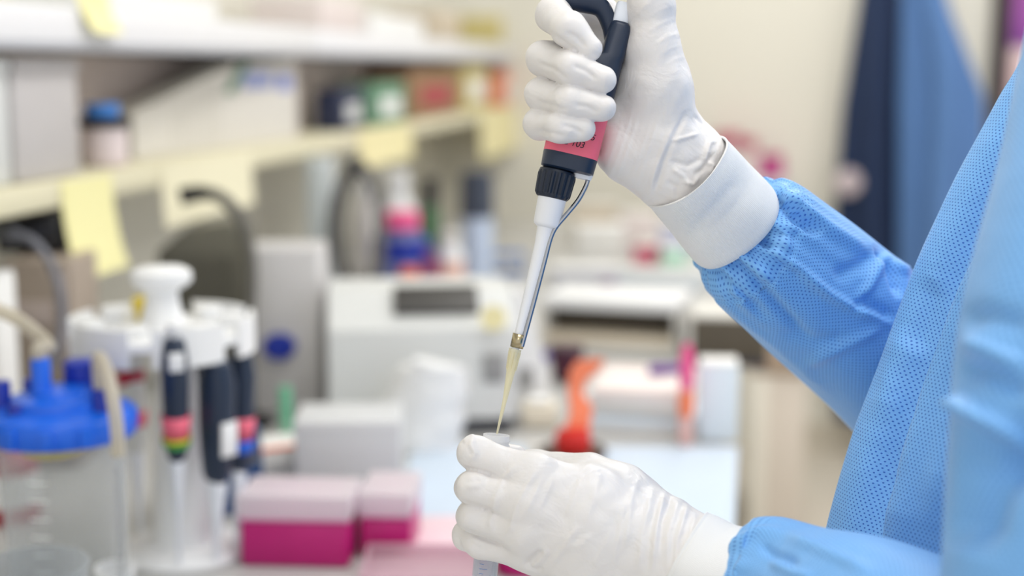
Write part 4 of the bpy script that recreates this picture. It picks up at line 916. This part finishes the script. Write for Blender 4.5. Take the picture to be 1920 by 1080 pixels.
bottle('maroon_vial', 'maroon vial standing right of the orange vial', 806, 552, 34, 466, mat('maroon', (150, 60, 100), .4), mat('plum_cap', (120, 70, 130), .4), .7, None, G, .25, 'vial')
t = thing('blue_rack', 'medium blue tube rack beside the pipette shaft', 'rack', B(952, 512), rz=FACE)
MB().box((0, 0, .006), (.085, .05, .010), bev=.002).build('base', mat('mid_blue', (70, 120, 190), .45), t); MB().box((0, 0, .045), (.085, .05, .008), bev=.002).build('top_plate', mat('mid_blue', (70, 120, 190)), t)
for s in (-1, 1): MB().box((s*.04, 0, .026), (.005, .048, .03), bev=.001).build('end_wall', mat('mid_blue', (70, 120, 190)), t)
for k, (px, py, wpx, tp, m, lab_, cat) in enumerate([
        (1090, 545, 120, 505, mat('blue_grey_card', (188, 190, 198), .6), 'flat grey blue carton far along the bench left of the plum cup', 'carton'), (1235, 545, 170, 508, mat('cool_white', (214, 220, 224), .5), 'low cool white carton far along the bench near the sleeve', 'carton'),
        (1120, 505, 90, 425, m_offw, 'off white carton at the far end of the bench behind the ejector rod', 'carton'), (1210, 508, 40, 462, mat('crimson', (190, 40, 90), .45), 'crimson carton under the raised cuff', 'carton'),
        (1258, 510, 46, 470, mat('mint', (150, 208, 182), .5), 'mint green carton under the raised cuff', 'carton'), (1195, 470, 70, 400, mat('rosy_white', (226, 214, 210), .5), 'rosy white carton at the far end below the upper glove', 'carton'),
        (1270, 470, 60, 420, mat('lavender', (196, 200, 222), .5), 'lavender carton at the far end below the cuff', 'carton'), (1112, 462, 80, 385, mat('sand', (204, 190, 168), .6), 'sand coloured carton at the far end of the bench', 'carton')]):
    c = B(px, py); d = dep(c); h = zat(tp, d)-BZ
    t = thing('packing_carton', lab_, cat, c+Vector((0, .05, 0)), rz=R([3, -4, 8, -6, 10, 2, -5, 6][k]), group='cartons at the far end of the bench')
    MB().box((0, 0, h/2), (mm(wpx, d), .09, h-.002), bev=.003).build('carton_body', m, t); MB().box((0, 0, h), (mm(wpx*.98, d), .088, .003), bev=.001).build('flap', m_offw if k % 2 else m_paper, t)
c = B(1140, 552); t = thing('plum_cup', 'small plum purple cup far along the bench', 'cup', c)
MB().lathe([(.012, .001), (.016, .004), (.018, .03), (.017, .03), (.014, .005), (0, .005)], n=24).build('cup_wall', mat('plum', (130, 80, 130), .4), t); MB().lathe([(.0185, .026), (.0185, .030)], n=24, cap=False).build('rim', mat('plum', (130, 80, 130)), t)

# ---- notes on shelves
def note(label, px0, px1, y_top, y_bot, z_top, h, curl=.012, m=None, x=SX+.0125, skew=0):
    a = onx(px0, y_top, x).y; b = onx(px1, y_top, x).y; mb = MB(); V = []; n = 8; th_ = .0006
    for i in range(n+1):
        f = i/n; xx = x+.0008+curl*f*f
        for yy in (a, b):
            for dx in (0, th_): V.append((xx+dx, yy+skew*f, z_top-h*f*(1-.08*f)))
    Fc = []
    for i in range(n):
        o = 4*i; Fc += [(o, o+4, o+6, o+2), (o+1, o+3, o+7, o+5), (o, o+1, o+5, o+4), (o+2, o+6, o+7, o+3)]
    mb.add(V, Fc); return tag(mb.build('sticky_note', m or m_note, smooth=True, angle=80), label, 'note', 'notes on the shelves')
note('yellow sticky note hanging on the lip of the near upper shelf', 140, 196, 0, 40, SZ1+.075, .058, .016, skew=.02)
note('large yellow sticky note hanging from the lower shelf edge behind the carousel', 112, 208, 345, 530, SZ0-.002, .135, .02, x=SX+.0105)
note('pale yellow sheet hanging from the lower shelf near the cable loop', 670, 770, 240, 300, SZ0-.002, .09, .006, m=mat('pale_yellow', (240, 230, 178)), x=SX+.0105)
note('pale yellow sheet hanging from the far lower shelf left of the pinky', 900, 985, 235, 330, SZ0-.002, .17, .006, m=mat('pale_yellow', (240, 230, 178)), x=SX+.0105)
note('cream sheet hanging from the lower shelf above the ribbed box', 300, 470, 300, 400, SZ0-.002, .10, .004, m=mat('cream_sheet', (236, 230, 200), .7), x=SX+.0105)

# ---- things standing on the lower shelf
def yx(px, x): return onx(px, 200, x).y
xs = SX-.012
def shelf_box(name, label, cat, px0, px1, h, m, dpt=.12, x=None, parts='bin'):
    x = xs if x is None else x; a, b = yx(px0, x), yx(px1, x)
    t = thing(name, label, cat, (x-dpt/2, (a+b)/2, SZ0), group='things on the lower shelf')
    MB().box((0, 0, h/2+.001), (dpt, b-a-.004, h), bev=.004).build('body', m, t)
    if parts == 'bin': MB().box((dpt/2+.001, 0, h-.010), (.006, b-a-.004, .014), bev=.002).build('rim', m, t)
    else: MB().box((dpt/2+.0006, 0, h*.45), (.002, (b-a)*.6, h*.4)).build('label_patch', parts, t)
    return t
shelf_box('storage_bin', 'grey white storage bin at the left end of the lower shelf', 'bin', -120, 18, .150, m_grey)
shelf_box('storage_bin', 'tall off white storage bin beside the black lidded jar', 'bin', 24, 148, .150, mat('bin_white', (194, 190, 189), .5))
pj = Vector((xs-.035, yx(200, xs-.03), SZ0)); t = thing('shelf_jar', 'pale jar with flat black lid on the lower shelf', 'jar', pj, group='things on the lower shelf')
MB().lathe([(.028, .001), (.031, .004), (.031, .055), (.029, .058)], n=32).build('jar_body', mat('jar_pale', (222, 208, 208), .4), t)
MB().lathe([(.036, .056), (.037, .058), (.037, .068), (.034, .070)], n=32).build('lid', m_black, t)
pb_ = Vector((xs-.03, yx(168, xs-.03), SZ0+.0705)); t = thing('tape_roll', 'blue tape roll lying on the black jar lid', 'tape', pj+Vector((0, -.006, .0705)))
MB().lathe([(.014, 0), (.024, 0), (.024, .018), (.014, .018), (.014, 0)], n=32, cap=False).build('tape', mat('tape_blue', (60, 130, 210), .4), t); MB().lathe([(.012, 0), (.014, 0), (.014, .018), (.012, .018), (.012, 0)], n=28, cap=False).build('core', m_offw, t)
# big white file box with a sloping top
a = Vector((-.925, yx(248, -.925), SZ0)); b = Vector((-.868, yx(556, -.868), SZ0)); L = (b-a).length; ux = (b-a).normalized(); un = ux.cross(Vector((0, 0, 1)))
if un.y > 0: un = -un
t = thing('file_box', 'long white file box with sloping top and blue print on the lower shelf', 'file box', (a+b)/2, world=True)
fb = MB().prism([(0, .001), (L, .001), (L, .152), (L*.55, .143), (L*.12, .085), (0, .072)], -.045, (a, ux, Vector((0, 0, 1)), un)).build('carton', mat('carton_white', (214, 210, 202), .6), t, smooth=False)
for (f0, f1, z0, z1, m) in ((.62, .82, .10, .13, mat('print_blue', (150, 160, 206), .6)), (.86, .96, .095, .125, mat('print_blue2', (120, 134, 200), .6))):
    MB().prism([(L*f0, z0), (L*f1, z0), (L*f1, z1), (L*f0, z1)], .0006, (a+un*.0003, ux, Vector((0, 0, 1)), un)).build('print_patch', m, fb)
MB().prism([(L*.50, .095), (L*.545, .092), (L*.66, .146), (L*.61, .146)], .003, (a+un*.0006, ux, Vector((0, 0, 1)), un)).build('green_strap', mat('strap_green', (98, 140, 116), .6), fb)
for k in range(6): MB().prism([(L*(.20+.05*k), .015), (L*(.206+.05*k), .015), (L*(.206+.05*k), .07+.008*k), (L*(.20+.05*k), .07+.008*k)], .0006, (a+un*.0003, ux, Vector((0, 0, 1)), un)).build('score_line', mat('score', (188, 184, 172), .6), fb)
shelf_box('navy_box', 'small navy box on the far lower shelf', 'box', 640, 682, .09, mat('box_navy', (40, 48, 78), .5), .06, parts=m_grey)
shelf_box('green_box', 'dull green box on the far lower shelf', 'box', 702, 760, .10, mat('box_green', (108, 150, 122), .6), .08, parts=m_paper)
shelf_box('cardboard_box', 'brown cardboard box on the far lower shelf', 'box', 770, 862, .135, mat('cardboard', (150, 116, 84), .7), .12, parts=mat('box_red', (170, 60, 70), .6))
shelf_box('yellow_carton', 'mustard carton on the far lower shelf', 'carton', 872, 916, .15, mat('mustard', (206, 192, 130), .6), .1, parts=m_paper)
shelf_box('orange_carton', 'orange carton at the far end of the lower shelf', 'carton', 938, 968, .12, mat('box_orange', (240, 140, 100), .6), .1, parts=m_offw)
# on top of the upper shelf
for k, (p0_, p1_, h, m, lab_) in enumerate([(606, 690, .10, mat('rosy_white', (226, 214, 210)), 'rosy white carton on top of the far upper shelf'), (700, 800, .08, m_paper, 'white carton on top of the far upper shelf'), (822, 868, .12, mat('sand', (204, 190, 168)), 'sand coloured carton on top of the far upper shelf'),
                                   (940, 1000, .14, mat('mustard', (206, 192, 130)), 'mustard carton on top of the upper shelf beside the index finger'), (220, 420, .06, m_paper, 'low white carton on top of the near upper shelf')]):
    x = SX-.03; a_y, b_y = yx(p0_, x), yx(p1_, x); t = thing('packing_carton', lab_, 'carton', (x-.08, (a_y+b_y)/2, SZ1+.0235), group='cartons on top of the shelves')
    MB().box((0, 0, h/2), (.15, b_y-a_y-.01, h), bev=.003).build('carton_body', m, t); MB().box((0, 0, h+.001), (.148, b_y-a_y-.012, .003), bev=.001).build('flap', m_paper, t)
# hanging cable loop
d = 2.75; pc = P(660, 300, d); t = thing('cable_loop', 'dark grey cable coiled in a tall loop beside the shelf post', 'cable', P(655, 545, d), world=True)
for k, dx in enumerate((0, 10)):
    pts = [P(668+dx+44*math.cos(a)*(1-.1*k), 432+118*math.sin(a), d+.01*k) for a in [2*math.pi*i/16 for i in range(17)]]
    MB().tube(pts, mm(8, d), 12, 4).build('coil', mat('coil_grey', (94, 92, 90), .5), t)
MB().box(P(668, 312, d), (.03, .03, .03), bev=.004).build('tie', m_blk2, t)

# ---- far wall: coats, picture, knob, cabinets
def coat(label, edges, m, y, seed, badge=None):
    """edges: (py, left px, right px) of the hanging cloth at plane y, from the hem up"""
    E = [(ony(960, py, y).z, ony(l, py, y).x, ony(r_, py, y).x) for py, l, r_ in edges]
    z0 = E[0][0]; xc = (E[0][1]+E[0][2])/2
    t = thing('hanging_coat', label, 'coat', (xc, y, z0), group='coats hanging on the far wall')
    mb = MB(); n = 72; rows = 44; V = []; zz = np.array([e[0] for e in E]); ll = np.array([e[1] for e in E]); rr_ = np.array([e[2] for e in E])
    for i in range(rows):
        f = i/(rows-1); z = z0+(zz[-1]-z0)*f; l = np.interp(z, zz, ll)-xc; r_ = np.interp(z, zz, rr_)-xc; dp = .055*(1-.3*f)
        for j in range(n):
            a = 2*math.pi*j/n; k = 1+.22*math.sin(9*a+seed+1.4*f)*(1-.5*f)+.12*math.sin(15*a+2*seed-f*2)
            V.append(((l+r_)/2+(r_-l)/2*math.cos(a), dp*math.sin(a)*k, z-z0))
    mb.add(V, [(i*n+j, i*n+(j+1) % n, (i+1)*n+(j+1) % n, (i+1)*n+j) for i in range(rows-1) for j in range(n)]+[tuple(range(n-1, -1, -1)), tuple((rows-1)*n+j for j in range(n))])
    mb.build('cloth', m, t, angle=80)
    xt = (ll[-1]+rr_[-1])/2-xc; ht = zz[-1]-z0; hw = (rr_[-1]-ll[-1])/2
    MB().lathe([(hw*.9, ht-.03), (hw*.95, ht), (hw*.8, ht+.05), (hw*.6, ht+.055)], (xt, 0, 0), n=32, sq=(1, .5)).build('collar', m, t)
    xm = (np.interp(z0+.6*ht, zz, ll)+np.interp(z0+.6*ht, zz, rr_))/2-xc
    MB().tube([(xt*.9+xm*.1, -.03, ht*.92), (xm, -.055, ht*.72), (xm, -.06, ht*.45), (xm+.01, -.055, ht*.30)], [.035, .05, .048, .045], 20).build('sleeve', m, t)
    if badge:
        p = ony(badge[0], badge[1], y-.075); p = p-Vector((xc, y, z0))
        MB().lathe([(.040, 0), (.046, .005), (.044, .014), (.02, .020), (0, .021)], p+Vector((0, .006, 0)), 32, Matrix.Rotation(R(90), 3, 'X')).build('round_badge', mat('badge_pale', (196, 182, 186), .6), t)
    return t
m_cn = mat('coat_navy', (26, 46, 82), .8, var=.1, vscale=8); m_cb = mat('coat_blue', (84, 122, 176), .8, var=.06, vscale=8)
coat('dark navy coat with a pale round badge hanging left of the blue one', [(760, 1566, 1740), (450, 1562, 1725), (340, 1568, 1715), (200, 1580, 1705), (0, 1612, 1690), (-150, 1635, 1680)], m_cn, 5.115, 1, (1590, 342))
coat('medium blue coat hanging on the far wall beside the picture', [(800, 1690, 1850), (480, 1684, 1848), (180, 1684, 1846), (0, 1690, 1772), (-150, 1700, 1745)], m_cb, 4.965, 4)
t = thing('coat_rail', 'wooden coat rail with pegs on the far wall', 'coat rail', (ony(1690, 0, 5.18).x, 5.186, 1.98))
MB().box((-.12, 0, 0), (.5, .024, .08), bev=.005).build('board', mat('rail_wood', (170, 140, 104), .5), t)
for s in (-.3, -.12, .06): MB().tube([(s, -.012, .0), (s, -.06, .005), (s, -.075, .03)], .008, 10).build('peg', m_steel, t)
pf = ony(1876, 100, 5.17); t = thing('framed_picture', 'dark framed purple and pink picture at the right edge of the far wall', 'picture', (pf.x+.3, 5.18, 1.35))
w8 = .6
for s in (-1, 1): MB().box((s*w8/2, 0, .25), (.06, .03, 1.0), bev=.004).build('frame_side', mat('frame_dark', (50, 36, 40), .5), t)
for z in (-.25, .75): MB().box((0, 0, z), (w8+.03, .03, .03), bev=.004).build('frame_rail', MATS['frame_dark'], t)
def art():
    m = mat('picture_print', (160, 90, 160), .5, var=.0); nt = m.node_tree; p_ = nt.nodes['Principled BSDF']
    tc = nd(nt, 'ShaderNodeTexCoord'); sp = nd(nt, 'ShaderNodeSeparateXYZ'); nt.links.new(tc.outputs['Object'], sp.inputs[0])
    cr = nd(nt, 'ShaderNodeValToRGB'); cr.color_ramp.elements[0].position = .0; cr.color_ramp.elements[0].color = srgb(232, 200, 200)
    cr.color_ramp.elements[1].position = .095; cr.color_ramp.elements[1].color = srgb(232, 206, 206)
    for pos, c_ in ((.115, (120, 50, 140)), (.20, (150, 74, 160)), (.7, (180, 100, 150))):
        e_ = cr.color_ramp.elements.new(pos); e_.color = srgb(*c_)
    cr.color_ramp.interpolation = 'LINEAR'
    nt.links.new(sp.outputs[2], cr.inputs[0]); nt.links.new(cr.outputs[0], p_.inputs['Base Color']); return m
MB().box((0, .004, .25), (w8-.03, .008, .97)).build('print', art(), t, smooth=False)
# low beige cabinet in the aisle, shelf with pink things in the far corner
p = onz(1452, 1010, 0.0); t = thing('aisle_cabinet', 'narrow beige cabinet with pale edge standing in the aisle beyond the bench', 'cabinet', p, world=True)
d = dep(p); hc = zat(690, d); wc = mm(100, d)
MB().box((p.x, p.y+.2, hc/2), (wc, .4, hc-.002), bev=.006).build('body', mat('cab_beige', (216, 206, 194), .6), t)
MB().box((p.x-wc*.36, p.y-.006, hc/2), (wc*.28, .016, hc-.01), bev=.004).build('pale_edge', mat('cab_edge', (230, 226, 214), .5), t)
MB().box((p.x, p.y+.2, hc+.01), (wc*1.05, .42, .024), bev=.004).build('top', mat('cab_top', (150, 130, 110), .6), t)
pz = ony(1390, 340, 5.1); t = thing('corner_shelf', 'small white shelf on the far wall behind the raised cuff', 'shelf', (pz.x, 5.12, pz.z), group='far wall shelf')
MB().box((0, 0, 0), (.34, .14, .02), bev=.003).build('board', m_offw, t)
for s in (-1, 1): MB().prism([(0, 0), (.12, 0), (.12, -.10)], .012, (Vector((s*.12-.006, -.055, -.011)), Vector((0, 1, 0)), Vector((0, 0, 1)), Vector((1, 0, 0)))).build('bracket', m_steel, t)
for k, (px, y0, wpx, hgt, m, lab_) in enumerate([(1362, 340, 56, .16, mat('grey_green', (196, 200, 190), .6), 'grey green bottle with red cap on the small far shelf'), (1403, 340, 32, .14, mat('rosy_white', (226, 214, 210)), 'rosy bottle with red cap on the small far shelf'), (1446, 340, 46, .085, mat('pink_bottle', (196, 90, 150), .5), 'squat magenta bottle on the small far shelf')]):
    q = ony(px, 330, 5.10); r_ = mm(wpx, 5.1)/2; t = thing('shelf_bottle', lab_, 'bottle', (q.x, 5.11, pz.z+.011), group='bottles on the small far shelf')
    MB().lathe([(r_*.9, .001), (r_, .004), (r_, hgt*.62), (r_*.8, hgt*.7)], n=24).build('body', m, t)
    MB().lathe([(r_*.85, hgt*.68), (r_*.9, hgt*.72), (r_*.9, hgt), (0, hgt+.001)], n=24).build('cap', m_mag if k == 2 else mat('cap_red', (196, 96, 120), .5), t)

for o in bpy.data.objects:
    if '_w' in o: del o['_w']
